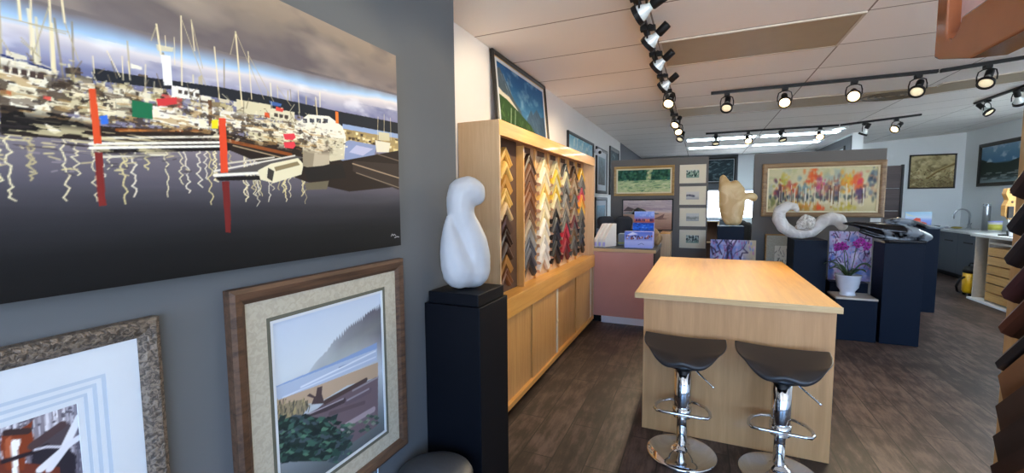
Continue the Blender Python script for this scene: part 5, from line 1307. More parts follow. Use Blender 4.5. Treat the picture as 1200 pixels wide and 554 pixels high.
def paint_river(asp):
    a = Art(150, 62, asp); a.grad([(0, 'c6cf96'), (.5, 'a9bf8c'), (.56, '2f5a44'), (1, '1f4a3c')]); r = R(5)
    for i in range(240):
        x = r.uniform(0, 1); y = r.uniform(.54, 1.02); c = r.choice(['173a30', '2d6048', '4a8058', '24503c', '3d7264'])
        if abs(x-.6) < .05: c = r.choice(['b9c98c', 'd8d2a4', '8fae7c'])
        a.dab(x, y, .03, .07, c, .7)
    for i in range(170):
        x = r.uniform(0, 1); y = r.uniform(.02, .52); a.line([(x, y), (x+r.uniform(.03, .12), y+r.uniform(-.04, .05))], .03, r.choice(['d9dba4', '6f9868', 'b8c98c', 'e6e2b4', '4a7456', 'c9d09a']), .7)
    return a
def paint_shore(asp):
    a = Art(130, 84, asp); a.grad([(0, 'b88a72'), (.3, 'd0a48a'), (.55, 'd9b49c'), (.6, 'e6cfc0'), (.66, 'bda6a8'), (.8, 'c8b4b2'), (1, 'd6c4be')]); r = R(6)
    for i in range(70): x = r.uniform(0, 1); y = r.uniform(.6, 1); a.line([(x, y), (x+.2, y-.03)], .02, r.choice(['cdbab8', 'a8929a', 'e2d4cc']), .5)
    a.poly([(0, .62), (.1, .78), (.2, .72), (.32, .62)], '6a5a58'); a.poly([(.62, .36), (.74, .44), (.85, .54), (.82, .40), (.9, .37), (.74, .34)], '8a6860')
    for i in range(40): x = r.uniform(0, 1); y = r.uniform(0, .5); a.line([(x, y), (x+.15, y+.02)], .012, r.choice(['c89c80', 'e0b8a0', 'a87e68']), .5)
    return a
def paint_small(k):
    def f(asp):
        a = Art(60, 40, asp); r = R(20+k)
        if k in (0, 3):
            a.grad([(0, '7c9a86'), (.5, 'a9bfa8'), (1, 'd2d8cc')])
            for i in range(60): a.dab(r.random(), r.uniform(.2, .9), .06, .14, r.choice(['2a463c', '4a6c5c', '1f3230', '86a48c', 'd8d8c8'] if k == 0 else ['242c2c', '3c4a48', '54605c', 'c4c4b8']), .8)
        else:
            a.grad([(0, 'a8a8a4'), (.4, 'd4d2c8'), (1, 'e2dccf') if k == 1 else (1, 'd6d4cc')])
            for i in range(30): x = r.uniform(0, .6 if k == 1 else 1); a.dab(x, .55-.3*abs(x-.2) if k == 1 else r.uniform(.3, .5), .12, .16, r.choice(['5a5a64', '74747c', '8c8c90'] if k == 1 else ['8a8c84', 'a4a69c']), .5)
        return a
    return f
def paint_autumn(asp):
    a = Art(260, 92, asp); a.grad([(0, 'c9b98c'), (.2, 'd8c99c'), (.6, 'd9cda4'), (1, 'cfc79c')]); r = R(9)
    mist(a, 4, 6, 5, 'b4b47c', .5, .75, .6, (a.v > .4)*1.0); mist(a, 8, 5, 4, '8fa4a4', .55, .8, .6, (a.v > .3)*1.0)
    def cl(u, v, ru, rv, cols, n):
        for i in range(n): a.dab(r.gauss(u, ru), r.gauss(v, rv), r.uniform(.012, .03), r.uniform(.04, .11), r.choice(cols), .55, .7)
    cl(.14, .62, .035, .14, ['c8b030', 'd8c050', 'a8a848', 'c87a30'], 30); cl(.1, .48, .02, .14, ['6a3848', '4a3a50', '8c4050'], 26)
    cl(.24, .5, .05, .1, ['d86a30', 'c8503c', 'e08a40', 'b85048'], 40); cl(.42, .78, .03, .14, ['e86a2c', 'd8502c', 'f0843c', 'e05840'], 44); cl(.33, .55, .03, .12, ['5a7a84', '7a949c', '8aa090'], 22)
    cl(.5, .6, .03, .12, ['c04a78', 'a84870', 'd06a80', '8a5a60'], 30); cl(.58, .52, .04, .12, ['8c5048', 'a86a50', '70586a', 'c88048'], 36); cl(.67, .58, .03, .12, ['9a6a50', 'b4604c', '6a6070'], 26)
    cl(.75, .7, .035, .12, ['f0a030', 'e8882c', 'e8b848', 'd8c840'], 44); cl(.84, .64, .025, .14, ['f05838', 'e8643c', 'e04868', 'f07840'], 44); cl(.86, .38, .03, .08, ['6a5070', '4c4c68', '7c5a70'], 26)
    cl(.95, .72, .035, .2, ['4c5c70', '5f7080', '3c4858', '7c8c94', 'c89070'], 40)
    cl(.12, .28, .012, .1, ['3c3444', '2c2c3c'], 16); cl(.45, .32, .3, .04, ['33414c', '46525c', '2c3844', '5a4a50'], 70)
    cl(.4, .12, .1, .04, ['c88a30', 'd8a040', 'b87828', 'e06030'], 44); cl(.5, .06, .03, .02, ['f05a30'], 8); cl(.04, .2, .03, .06, ['8a8a48', '6a7048'], 16); cl(.72, .1, .06, .06, ['c8b030', 'b8a040'], 18)
    for i in range(36): x = r.uniform(.08, .92); y = r.uniform(.12, .25); a.line([(x, y), (x+r.uniform(-.004, .004), y+r.uniform(.2, .42))], r.uniform(.01, .022), r.choice(['e6dcc0', 'efe8d4', '6a5040', 'd8c8a0']), .85)
    for i in range(20): x = r.uniform(.1, .9); a.dab(x, r.uniform(.1, .26), .02, .05, 'e0d4b0', .6)
    return a
def paint_blossom(seed, warm):
    def f(asp):
        a = Art(110, 90, asp); a.grad([(0, '8a84b8'), (.5, 'a8a4d0'), (1, 'c4b8d8')]); r = R(seed)
        mist(a, seed, 5, 5, '5a7cc8', .45, .7, .8); mist(a, seed+3, 7, 6, 'f0e6f0', .5, .7, .7)
        if warm: a.mix(np.clip((a.u-.62)/.3, 0, 1)*.75, 'd0b880')
        for i in range(26):
            p = [(r.random(), r.random())]
            for k in range(5): p.append((p[-1][0]+r.uniform(-.12, .12), p[-1][1]+r.uniform(-.05, .16)))
            a.line(p, r.uniform(.008, .022), r.choice(['3c3050', '4a3a58', '5c4a68']), .85)
        for i in range(130): a.dab(r.random(), r.random(), .025, .03, r.choice(['c070a0', 'e0b0d0', 'b080b0', '7090d8', 'f0e4f0', '9a5a90']), .7)
        return a
    return f
def paint_sepia(asp):
    a = Art(130, 116, asp); a.grad([(0, '8a7a54'), (.4, 'b4a274'), (1, 'd2c292')]); r = R(31)
    mist(a, 31, 6, 6, '7a6a48', .5, .7, .7); mist(a, 35, 9, 9, 'e6d8a8', .5, .7, .7)
    a.line([(.4, .3), (.62, .5), (.8, .62), (1, .72)], .07, '8a7448'); a.line([(.4, .33), (.62, .53), (1, .76)], .02, 'c4b07c')
    for i in range(150): x = r.random(); y = r.uniform(0, .55); a.line([(x, y), (x+r.uniform(-.06, .06), y+r.uniform(-.02, .07))], .014, r.choice(['3c321e', '6a5638', 'b8a470', '8a5a3c', '4a3c26']), .7)
    return a
def paint_lake(asp):
    a = Art(110, 80, asp); a.grad([(0, '8fa0a4'), (.12, '6a7c80'), (.2, '2c3834'), (.5, '3a4840'), (.55, '5080a4'), (1, '86aac4')]); r = R(41)
    a.poly([(0, .2), (0, .66), (.15, .6), (.4, .52), (.7, .5), (1, .6), (1, .2)], '2c3a34'); mist(a, 41, 5, 7, 'c8d8e0', .5, .7, .8, (a.v > .56)*1.0)
    for i in range(40): x = r.random(); y = r.uniform(.06, .32); a.line([(x, y), (x+.14, y)], .025, r.choice(['a8b4b4', '4a5654', 'c4ccc8', '303c3a']), .7)
    return a
def paint_dark(asp):
    a = Art(90, 60, asp); a.grad([(0, '20282c'), (.5, '34444a'), (1, '2c3a40')]); mist(a, 51, 5, 9, '7c9498', .55, .75, .7); r = R(51)
    for i in range(30): x = r.random(); y = r.random(); a.line([(x, y), (x+.12, y+.07)], .02, r.choice(['5c7478', '1c2428', '8ca4a4']), .6)
    return a
def paint_sky(asp):
    a = Art(120, 60, asp); a.grad([(0, '8cc0c4'), (.3, 'a8d0d8'), (1, '7cb4cc')]); r = R(61); mist(a, 61, 5, 5, 'd8e4e0', .5, .7, .8)
    for i in range(16): x = r.uniform(.55, .95); a.line([(x, 0), (x+.01, r.uniform(.25, .55))], .05, r.choice(['5c8480', '42686a', '86a49c']), .8)
    return a
def paint_tall(seed, cols):
    def f(asp):
        a = Art(50, 120, asp); a.grad([(0, cols[0]), (.5, cols[1]), (1, cols[2])]); r = R(seed)
        for i in range(90): x = r.random(); y = r.random()*.8; a.line([(x, y), (x+r.uniform(-.1, .1), y+.12)], .02, r.choice(cols), .7)
        return a
    return f
def paint_village(asp):
    a = Art(80, 50, asp); a.grad([(0, 'aab4f0'), (.4, 'c4ccf8'), (.55, '8c9ce0'), (1, '5c7ce0')]); r = R(71)
    for i in range(40): x = r.uniform(.05, .95); y = r.uniform(.5, .7); a.poly([(x, y), (x+.05, y), (x+.05, y+.07), (x+.025, y+.12), (x, y+.07)], r.choice(['8c4a50', '5c4a70', 'd8dcf8', 'b06a60', '44406c']))
    a.line([(.5, .2), (.62, .3), (.7, .22)], .03, '6a74b0'); a.poly([(.1, .8), (.3, .96), (.5, .84), (.2, .76)], 'dfe6ff'); return a
def paint_night(asp):
    a = Art(60, 36, asp); a.grad([(0, '2c50a8'), (.5, '2468d8'), (1, '143c98')]); r = R(81)
    for i in range(40): a.dab(r.random(), r.random(), .06, .08, r.choice(['3c8cf0', '1c48b0', '0c2050', '74a8f0']), .6)
    return a
def paint_dusk(asp):
    a = Art(70, 48, asp); a.grad([(0, 'b05a50'), (.25, 'd87868'), (.35, '8c7cc0'), (.6, '7c9ce0'), (1, '94b0f0')]); r = R(91)
    for i in range(30): x = r.random(); a.poly([(x, .12), (x+.09, .12), (x+.09, .26), (x+.045, .36), (x, .26)], r.choice(['c84a3c', '5c3c58', 'e08a60', '8c4a50', '44345c']))
    mist(a, 91, 5, 6, 'c0ccf8', .5, .7, .6, (a.v > .5)*1.0); return a
def paint_redhouse(asp):
    a = Art(70, 46, asp); a.grad([(0, '7c8cc8'), (.35, '8ca0dc'), (.6, 'c8d8e8'), (1, '9cc8e0')]); a.poly([(.32, .1), (.32, .42), (.42, .56), (.58, .52), (.62, .1)], 'd8543c'); a.poly([(.62, .1), (.62, .3), (.8, .2), (.84, .08)], 'd06a50')
    a.poly([(0, .9), (.3, .7), (.5, .62), (.1, .7)], 'd8d8b8'); a.line([(.36, .3), (.58, .3)], .05, 'f09078'); return a
def paint_sketch(asp):
    a = Art(60, 80, asp); a.grad([(0, 'cfc8bc'), (1, 'd8d2c4')]); r = R(101)
    for i in range(90): x = r.uniform(.1, .9); y = r.uniform(.1, .9); a.line([(x, y), (x+r.uniform(-.1, .1), y+r.uniform(-.1, .1))], .012, r.choice(['6c6864', '8a8680', '4c4a48']), .7)
    return a
POW = (24, 36, 28); SKY = ((5.4, 5.8, 6.3), (1.5, 2.8, 5.0)); EXPO = 1.05
# ------------------------------------------------------------------ materials of the place
FLOOR = ('191310', '332722', '5c4b44')
M = {}
M['dark_wall'] = plain('dark_grey_paint', '5f6265', .6, noise=.02, scale=3, spec=.2)
M['panel_grey'] = plain('panel_grey_paint', '66615b', .6, noise=.03, scale=3)
M['back_grey'] = plain('back_grey_paint', '53565c', .6, noise=.02, scale=3)
M['white_wall'] = plain('white_paint', 'dedbd8', .6, noise=.015, scale=3)
M['cool_wall'] = plain('pale_paint', 'e8eced', .6, noise=.015, scale=3)
M['ceiling'] = ceiling_mat(); M['floor'] = floor_mat()
M['art'] = artmat('art_paint', 0, .55); M['art_glazed'] = artmat('art_under_glass', .25, .5)
M['black_edge'] = plain('black_edge', '1c1b1c', .5); M['backing'] = plain('backing_card', '3a3430', .8)
M['black_frame'] = plain('black_frame', '1f1d1c', .35); M['gold_frame'] = wood('gold_frame', 'c9a468', '9a7440', 'X', 1, .35); M['bronze_frame'] = mottled('bronze_frame', '3c332b', '74675a', 110, .45, bump=.5)
M['rustic'] = wood('rustic_brown_frame', '5e4534', '2e2119', 'X', 1.6, .55); M['taupe_frame'] = wood('taupe_frame', 'a98a66', '7c6248', 'X', 1, .4); M['thin_wood'] = wood('thin_wood', 'b98c54', '8f6a3c', 'X', 1, .45)
M['mat_cream'] = mottled('mat_cream', 'a29c8c', 'aea898', 60, .8); M['mat_white'] = plain('mat_white', 'c6ccd2', .7, noise=.01); M['mat_ivory'] = plain('mat_ivory', 'e9dfc4', .7, noise=.01)
M['mat_blue'] = plain('mat_pale_blue', 'acb9c8', .7, noise=.01); M['mat_olive'] = plain('mat_olive', '57584c', .7); M['liner'] = plain('cream_liner', 'e8dcb8', .6)
M['oak'] = wood('honey_oak', 'd9a765', 'bf8a48', 'Z', 1, .35, .2, 1.3); M['oak_y'] = wood('honey_oak_rail', 'dfa95c', 'c78c40', 'Y', 1, .35, .2, 1.3); M['oak_pale'] = wood('pale_oak', 'd6b48c', 'c09a70', 'Z', 1, .4, .1, 1.3)
M['oak_dark'] = plain('dark_brown_back', '5a4030', .7); M['door_wood'] = wood('door_oak', 'd2a468', 'ba884e', 'Z', 1.2, .4, .1, 1.2); M['stile'] = plain('pale_stile', 'dccfb4', .5)  # oak_dark: plain dark brown for cabinet backs, slots and pegs
M['table_top'] = wood('table_top_oak', 'c48820', 'a36d12', 'Y', .8, .5, 0, 1.4); M['table_panel'] = wood('table_panel_oak', 'cf9c6a', 'b08050', 'Z', .8, .4, .1, 1.6); M['edge_wood'] = wood('edge_oak', 'd8b888', 'c09a66', 'X', 1, .4)
M['navy'] = plain('navy_black_paint', '111a29', .5, noise=.03, scale=5, spec=.12); M['black_paint'] = plain('black_pedestal_paint', '0a0c12', .5, noise=.05, scale=6, spec=.12)
M['seat'] = plain('dark_vinyl', '2e2b2b', .38, noise=.05, scale=40); M['under'] = plain('black_plastic', '141416', .4)
M['chrome'] = plain('chrome', 'd6dae0', .06, 1, noise=.01); M['steel'] = plain('brushed_steel', 'b4b8bc', .28, 1, noise=.03)
M['alabaster'] = mottled('white_alabaster', 'a2a4a8', 'b2b2b4', 4, .45, 1.2, .3, .7); M['pale_stone'] = mottled('translucent_pale_stone', 'c9c3ba', 'e2ddd4', 7, .4, 1.5); M['honey_stone'] = mottled('honey_stone', 'd2ab70', 'e8cc96', 4, .45, 1)
M['orca'] = mottled('mottled_black_stone', '101114', '868e94', 3.4, .22, .3, .46, .51); M['crystal'] = mottled('rough_crystal', 'b9b2a4', 'e6e2d8', 40, .7, 1, bump=.8); M['dark_stone'] = mottled('dark_grey_stone', '33353a', '4c4e54', 24, .5, .5)
M['pink'] = plain('salmon_laminate', 'cf9484', .5, noise=.03, scale=4); M['desk_top'] = plain('dark_worktop', '35363a', .3); M['white'] = plain('white_paint_trim', 'e4e6ea', .45, noise=.01)
M['black'] = plain('black_metal', '101012', .5, spec=.3); M['dark_door'] = wood('dark_brown_board', '453836', '2e2522', 'X', 1, .5); M['tan_panel'] = plain('tan_lens', 'a8977c', .6, noise=.03, scale=6)
M['glass_bulb'] = plain('silvered_glass', 'e0e8e8', .25, .15, noise=.02); M['lens'] = emit('lamp_lens', 'ffd79a', 5.0); M['lens_dim'] = emit('lamp_lens_dim', 'f0e2bc', .3); M['tube'] = emit('fluorescent_lens', 'd8f2ff', 9); M['tube_added'] = emit('fluorescent_lens_added', 'e4f4ff', 22)
M['cab_blue'] = plain('blue_grey_cabinet', '444d5a', .5, noise=.02); M['counter'] = plain('pale_worktop', 'd9dcdc', .35); M['drawer_wood'] = wood('birch_drawer', 'd3a768', 'bb8c50', 'Y', 1, .45); M['yellow'] = plain('yellow_plastic', 'e8b414', .4); M['carcass'] = plain('pale_carcass', 'c8bcac', .55)
M['terracotta'] = plain('red_brown_varnish', 'a8623c', .12, noise=.08, scale=12, coat=.4); M['pink_foam'] = plain('pale_pink_wood', 'f2cfc8', .6); M['rack_wood'] = wood('rack_pine', 'd8b888', 'c29a68', 'Z', 1, .5)
M['leaf'] = plain('orchid_leaf', '3d5a34', .4, noise=.2, scale=20); M['petal'] = plain('magenta_petal', 'a82c98', .5, noise=.15, scale=40); M['petal_c'] = plain('petal_centre', '6a1464', .5); M['pot'] = plain('white_glazed_pot', 'dfe4ec', .2, noise=.01, coat=.3)
M['paper'] = plain('white_card', 'e9e7e0', .7, noise=.02); M['lavender'] = plain('lavender_card', 'b4b8f0', .6); M['tan_stone'] = mottled('tan_rock', '8c6c48', 'b89464', 9, .7, 1, bump=.4); M['chair_grey'] = plain('dark_grey_fabric', '40434a', .8, noise=.1, scale=90)
M['cord'] = plain('pale_cord', 'c4ccd8', .5); M['bin'] = plain('dark_grey_bin', '3f4248', .5, noise=.12, scale=70); M['grey_box'] = plain('grey_plastic', '7c8894', .5)
M['rawend'] = plain('raw_wood_end', 'd9b496', .7)

# ------------------------------------------------------------------ the room
XW, XD, YE, YB, XR, ZC = -1.497, -1.15, 1.917, 12.36, 5.15, 2.67
YF = -2.6
struct(MB().box((-2.2, YF-.2, -.1), (XR+.2, YB+.2, 0)).build('floor', M['floor']))
cm = MB(); cm.box((-2.2, YF-.2, ZC), (1.95, YB+.2, ZC+.12))
cm.add([(1.95, YF-.2, ZC), (XR+.2, YF-.2, 2.93), (XR+.2, YB+.2, 2.93), (1.95, YB+.2, ZC), (1.95, YF-.2, ZC+.12), (XR+.2, YF-.2, 3.05), (XR+.2, YB+.2, 3.05), (1.95, YB+.2, ZC+.12)],
       [(0, 1, 2, 3), (7, 6, 5, 4), (0, 4, 5, 1), (1, 5, 6, 2), (2, 6, 7, 3), (3, 7, 4, 0)])
struct(cm.build('ceiling', M['ceiling'], weld=False))
struct(box('wall_left_near', (-2.2, YF, 0), (XD, YE, ZC), M['dark_wall'], None, 0))
struct(box('wall_left', (-2.2, YE, 0), (XW, 8.85, ZC), M['white_wall'], None, 0))
struct(box('wall_left_far', (-2.2, 8.85, 0), (XW+.005, YB, ZC), M['back_grey'], None, 0))
# far wall with a window opening
wz0, wz1, wx0, wx1 = 1.02, 1.80, .12, 1.62
bw = MB(); bw.box((-2.2, YB, 0), (.85, YB+.15, wz0)); bw.box((-2.2, YB, wz1), (.85, YB+.15, 2.95)); bw.box((-2.2, YB, wz0), (wx0, YB+.15, wz1))
struct(bw.build('wall_back_dark', M['back_grey'], weld=False))
bw = MB(); bw.box((.85, YB, 0), (XR+.2, YB+.15, wz0)); bw.box((.85, YB, wz1), (XR+.2, YB+.15, 3.05)); bw.box((wx1, YB, wz0), (XR+.2, YB+.15, wz1))
struct(bw.build('wall_back', M['cool_wall'], weld=False))
wf = MB()
for a, b in (((wx0, YB+.02, wz0), (wx0+.05, YB+.1, wz1)), ((wx1-.05, YB+.02, wz0), (wx1, YB+.1, wz1)), ((wx0, YB+.02, wz0), (wx1, YB+.1, wz0+.05)), ((wx0, YB+.02, wz1-.05), (wx1, YB+.1, wz1)), ((.84, YB+.03, wz0), (.88, YB+.09, wz1))): wf.box(a, b)
struct(wf.build('window_1', M['white'], weld=False))
struct(box('wall_right', (XR, YF, 0), (XR+.2, YB, 3.0), M['cool_wall'], None, 0))
struct(box('wall_divider', (2.50, 9.72, 0), (2.66, YB, 2.75), M['cool_wall'], None, 0))
struct(box('wall_divider_face', (2.485, 9.74, 1.9), (2.5, YB, ZC), M['back_grey'], None, 0))
# shopfront behind the camera
fw = MB(); fw.box((-2.2, YF-.15, 0), (XR+.2, YF, .25)); fw.box((-2.2, YF-.15, 2.55), (XR+.2, YF, 3.05)); fw.box((-2.2, YF-.15, .25), (-1.0, YF, 2.55)); fw.box((4.9, YF-.15, .25), (XR+.2, YF, 2.55))
struct(fw.build('wall_front', M['white_wall'], weld=False))
wf = MB()
for x in (-1.0, .45, 1.9, 3.35, 4.84): wf.box((x, YF-.11, .25), (x+.06, YF-.04, 2.55))
wf.box((-1, YF-.11, .25), (4.9, YF-.04, .31)); wf.box((-1, YF-.11, 2.49), (4.9, YF-.04, 2.55))
struct(wf.build('window_2', M['black'], weld=False))
struct(box('trim_1', (XW, 5.25, 0), (XW+.012, 8.8, .09), M['white'], None, .002))

# ceiling fittings
for i, (x0, y0, lab) in enumerate(((-.31, 8.80, 'lit fluorescent ceiling panel nearest the long black track'), (.935, 8.80, 'lit fluorescent ceiling panel above the autumn trees painting, front row'), (-.31, 10.15, 'lit fluorescent ceiling panel in the back row nearest the long black track'), (.935, 10.15, 'lit fluorescent ceiling panel in the back row above the autumn trees painting'))):
    t = thing('ceiling_light', lab, 'ceiling light', (x0, y0, ZC), 0, 'fluorescent ceiling panels')
    m = MB()
    for a, b in (((0, 0, -.022), (1.235, .03, -.001)), ((0, .35, -.022), (1.235, .38, -.001)), ((0, .03, -.022), (.05, .35, -.001)), ((1.185, .03, -.022), (1.235, .35, -.001))): m.box(a, b)
    m.build('frame', M['white'], t, weld=False); box('diffuser', (.05, .03, -.018), (1.185, .35, -.004), M['tube'], t, 0)
for y0 in (5.2, 7.3):  # two panels added out of view to brighten the kitchen walls
    t = thing('ceiling_light', 'added unseen fluorescent panel over the kitchen side, '+('nearer the rack' if y0 < 6 else 'nearer the sink'), 'ceiling light', (4.0, y0, ZC+.157), 0, 'fluorescent ceiling panels'); t.rotation_euler = (0, -.0763, 0)
    m = MB()
    for a, b in (((0, 0, -.022), (1.0, .03, -.001)), ((0, .53, -.022), (1.0, .56, -.001)), ((0, .03, -.022), (.03, .53, -.001)), ((.97, .03, -.022), (1.0, .53, -.001))): m.box(a, b)
    m.build('frame', M['white'], t, weld=False); box('diffuser', (.03, .03, -.018), (.97, .53, -.004), M['tube_added'], t, 0)
def tan(lab, x0, x1, y0, y1, z0=ZC, dz=0):
    t = thing('ceiling_panel', lab, 'ceiling panel', (x0, y0, z0), 0, 'tan unlit ceiling panels'); t.rotation_euler = (0, -math.atan2(dz, x1-x0), 0)
    w, d = x1-x0, y1-y0; m = MB()
    for a, b in (((0, 0, -.012), (w, .018, -.001)), ((0, d-.018, -.012), (w, d, -.001)), ((0, .018, -.012), (.018, d-.018, -.001)), ((w-.018, .018, -.012), (w, d-.018, -.001))): m.box(a, b)
    m.build('frame', M['carcass'], t, weld=False); box('lens', (.018, .018, -.009), (w-.018, d-.018, -.002), M['tan_panel'], t, 0)
_mc = {}
def smat(c):
    if c not in _mc: _mc[c] = plain('moulding_'+c, c, .35, noise=.12, scale=18, coat=.1)
    return _mc[c]
tan('tan unlit ceiling panel over the oak table, beside the long black track', -.31, .922, 3.42, 4.06)
tan('tan ceiling strip panel beyond the cross track, beside the long black track', -.31, .922, 5.92, 6.5)
tan('tan ceiling strip panel beside the round air vent', .93, 1.60, 5.92, 6.5)
tan('tan ceiling strip panel beyond the air vent, above the kitchen side', 2.25, 3.4, 5.92, 6.5, ZC+.024, .093)
t = thing('air_vent', 'dark slatted air vent in the ceiling beside tan panel', 'vent', (1.62, 5.95, ZC), 0)
box('vent_frame', (0, 0, -.014), (.6, .5, -.002), M['tan_panel'], t, .003)
m = MB()
for k in range(4):
    r = .06+.05*k; m.tube([(.3+r*1.25*math.cos(q*PI/12), .25+r*math.sin(q*PI/12), -.017) for q in range(24)], .010, 6, closed=True)
m.build('grille', smat('5e5442'), t, True, weld=False)

# track lighting
def track(lab, p0, p1, nm='ceiling_track'):
    d = Vector(p1)-Vector(p0); L = d.length; o = box(nm, (0, -.018, -.03), (L, .018, .0), M['black'], None, .003)
    o.location = p0; o.rotation_euler = (0, -math.asin(d.z/L), math.atan2(d.y, d.x)); tag(o, lab, 'light track', 'black ceiling tracks'); return o
zt = ZC-.001
track('long black ceiling track running the length of room above the oak table', (-.366, .9, zt), (-.366, 8.95, zt))
track('black ceiling track crossing above the far end of oak table', (.075, 5.2, zt), (1.94, 5.2, zt))
track('black ceiling track continuing towards the rack on the right', (1.955, 5.2, zt), (2.62, 5.2, zt+.054))
track('black ceiling track in front of the fluorescent panels', (.056, 8.24, zt), (1.94, 8.24, zt))
track('short black ceiling track end above the brown slatted board', (1.955, 8.24, zt), (2.92, 8.24, zt+.078))
track('short black ceiling track near the kitchen wall', (3.3, 6.6, zt+.108), (3.3, 7.78, zt+.108))
def head(pos, d, lab, lit=1, power=0, drop=.15, cone=70, off=0):
    t = thing('track_light', lab, 'spotlight', pos, 0, 'black track spotlights'); t.scale = (.86,)*3 if off else (.9,)*3; d = Vector(d).normalized()
    box('adapter', (-.028, -.028, -.03), (.028+off, .028, 0), M['black'], t, .003)
    h = Vector((d.x, d.y, 0)); h = h.normalized() if h.length > .05 else Vector((0, -1, 0)); sx = Vector((-h.y, h.x, 0)); c = Vector((off, 0, -drop))
    pts = [c+sx*.068, c+sx*.07+Vector((0, 0, .05)), c+sx*.06+Vector((0, 0, .095)), c+sx*.03+Vector((0, 0, .112)), c+Vector((0, 0, .115)), c-sx*.03+Vector((0, 0, .112)), c-sx*.06+Vector((0, 0, .095)), c-sx*.07+Vector((0, 0, .05)), c-sx*.068]
    m = MB(); m.tube(pts, .006, 8); m.tube([(off, 0, -.028 if drop > .14 else -.005), (off, 0, -drop+.112)], .012, 10); m.build('yoke', M['black'], t, True, weld=False)
    q = d.to_track_quat('Z', 'Y').to_matrix().to_4x4(); q.translation = c
    MB().lathe([(.0, -.155), (.03, -.155), (.032, -.15), (.032, -.07), (.026, -.062), (0, -.062)], 20, M=q).build('lamp_holder', M['black'], t, True, weld=False)
    MB().lathe([(.0, -.064), (.024, -.064), (.026, -.045), (.04, -.02), (.054, .012), (.056, .03)], 24, M=q).build('bulb', M['glass_bulb'], t, True, weld=False)
    MB().lathe([(.056, .018), (.066, .018), (.066, .05), (.058, .05), (.056, .034)], 24, M=q).build('ring', M['black'], t, False, weld=False)
    MB().lathe([(.0, .044), (.03, .042), (.056, .032)], 24, M=q).build('lens', M['lens'] if lit else M['lens_dim'], t, True, weld=False)
    if power:
        ld = bpy.data.lights.new('lamp_beam', 'SPOT'); ld.energy = power; ld.color = WARM; ld.spot_size = math.radians(cone); ld.spot_blend = .7; ld.shadow_soft_size = .045
        lo = bpy.data.objects.new('lamp_beam', ld); C.objects.link(lo); lo.parent = t; lo.location = c+d*.075; lo.rotation_euler = d.to_track_quat('-Z', 'Y').to_euler()
zh = ZC-.031
WARM = (1, .82, .54)
P1, P2, P3 = POW
heads = [(-.366, 1.35, (-1, -.35, -1.0), 'black spotlight on the long track above the harbour canvas', 0, P1*.35, .13), (-.366, 1.95, (-1, -.35, -1.0), 'black spotlight on the long track above the white carving', 0, P1*.35, .13), (-.366, 2.55, (-1, .22, -.45), 'black spotlight nearest the viewer on the long track, aimed at left wall', 0, P1, .11), (-.366, 3.02, (-1, .40, -.75), 'second black spotlight along the long track, seen side on', 0, P1, .11), (-.366, 3.56, (-1, .42, -.72), 'third black spotlight along the long track, seen side on', 0, P1, .11),
    (-.366, 4.2, (-1, .40, -.70), 'fourth black spotlight along the long track, seen side on', 0, P1, .11), (-.366, 4.76, (-.25, -1, -.9), 'bright spotlight on the long track just past the side-on four', 1, P2, .15), (-.366, 6.1, (-.5, -.9, -1), 'spotlight on the long track before its last three', 1, P2, .15), (-.366, 6.74, (.2, -1, -.9), 'small glowing spotlight on the long track beside its last two', 1, P2, .15), (-.366, 7.5, (-.4, -.8, -1), 'spotlight at the far end of the long track', 0, P2, .15)]
for x, lab, lit, d in ((.232, 'spotlight at the free end of the crossing track', 0, (-.15, -1, -1.1)), (.759, 'glowing spotlight second along the crossing track', 1, (-.1, -1, -.75)), (1.328, 'brightest spotlight in the middle of the crossing track', 1, (-.25, -1, -.55)), (1.803, 'spotlight fourth along the crossing track, below the vent', 0, (-.5, -.9, -.9))):
    heads.append((x, 5.2, d, lab, lit, P2, .15))
for x, lab, lit, d in ((.216, 'first small spotlight on the far track, before the fluorescent panels', 0, (0, -.4, -1)), (.705, 'second small spotlight on far track, glowing orange', 1, (.1, -1, -.7)), (1.192, 'third small spotlight on far track', 0, (.2, -.4, -1)), (1.698, 'bright spotlight on far track above the autumn trees painting', 1, (-.1, -1, -.6))):
    heads.append((x, 8.24, d, lab, lit, P3, .15))
for h in heads: head((h[0], h[1], zh), *h[2:], off=.055 if h[0] < 0 else 0)
head((2.27, 5.2, zh+.026), (-.55, -.8, -1.0), 'spotlight nearest the rack end of the crossing track', 0, P2)
head((2.259, 8.24, zh+.022), (-.4, .3, -1), 'tilted spotlight on far track beside the wall end', 0, P3)
head((2.637, 8.24, zh+.054), (-.8, -.7, -.7), 'last glowing spotlight on the far track', 1, P3)
head((3.3, 7.5, zh+.108), (.5, -.7, -.9), 'spotlight on the short track near the kitchen wall', 0, P3)
head((3.3, 6.9, zh+.108), (.5, .5, -.9), 'spotlight on the kitchen track mostly hidden by the rack post', 0, P3)
LW = PI/2      # facing +X
# ------------------------------------------------------------------ left wall art
canvas('harbour_canvas', 'large unframed harbour photograph of fishing boats with black water on the dark wall', 'picture', 1.555, .745, .04, paint_harbour, (XD+.001, .6275, 1.33), LW, 0, amat=M['art'])
framed('beach_picture', 'rustic brown frame with misty beach and driftwood picture under the harbour canvas', 'picture', .72, .80, .045, .032, M['rustic'], paint_beach, (XD+.001, 1.076, .472), LW, 0, M['mat_cream'], (.062, .055), inner=[(M['mat_olive'], .012), (M['mat_white'], .009)])
framed('horse_picture', 'ornate bronze frame with white mat and chestnut horse picture at the wall corner', 'picture', .604, .672, .04, .032, M['bronze_frame'], paint_horse, (XD+.001, .2535, .575), LW, 0, M['mat_white'], (.058, .058), inner=[(M['mat_blue'], .007), (M['mat_white'], .008), (M['mat_blue'], .007), (M['mat_white'], .008), (M['mat_blue'], .006), (M['mat_white'], .010)])
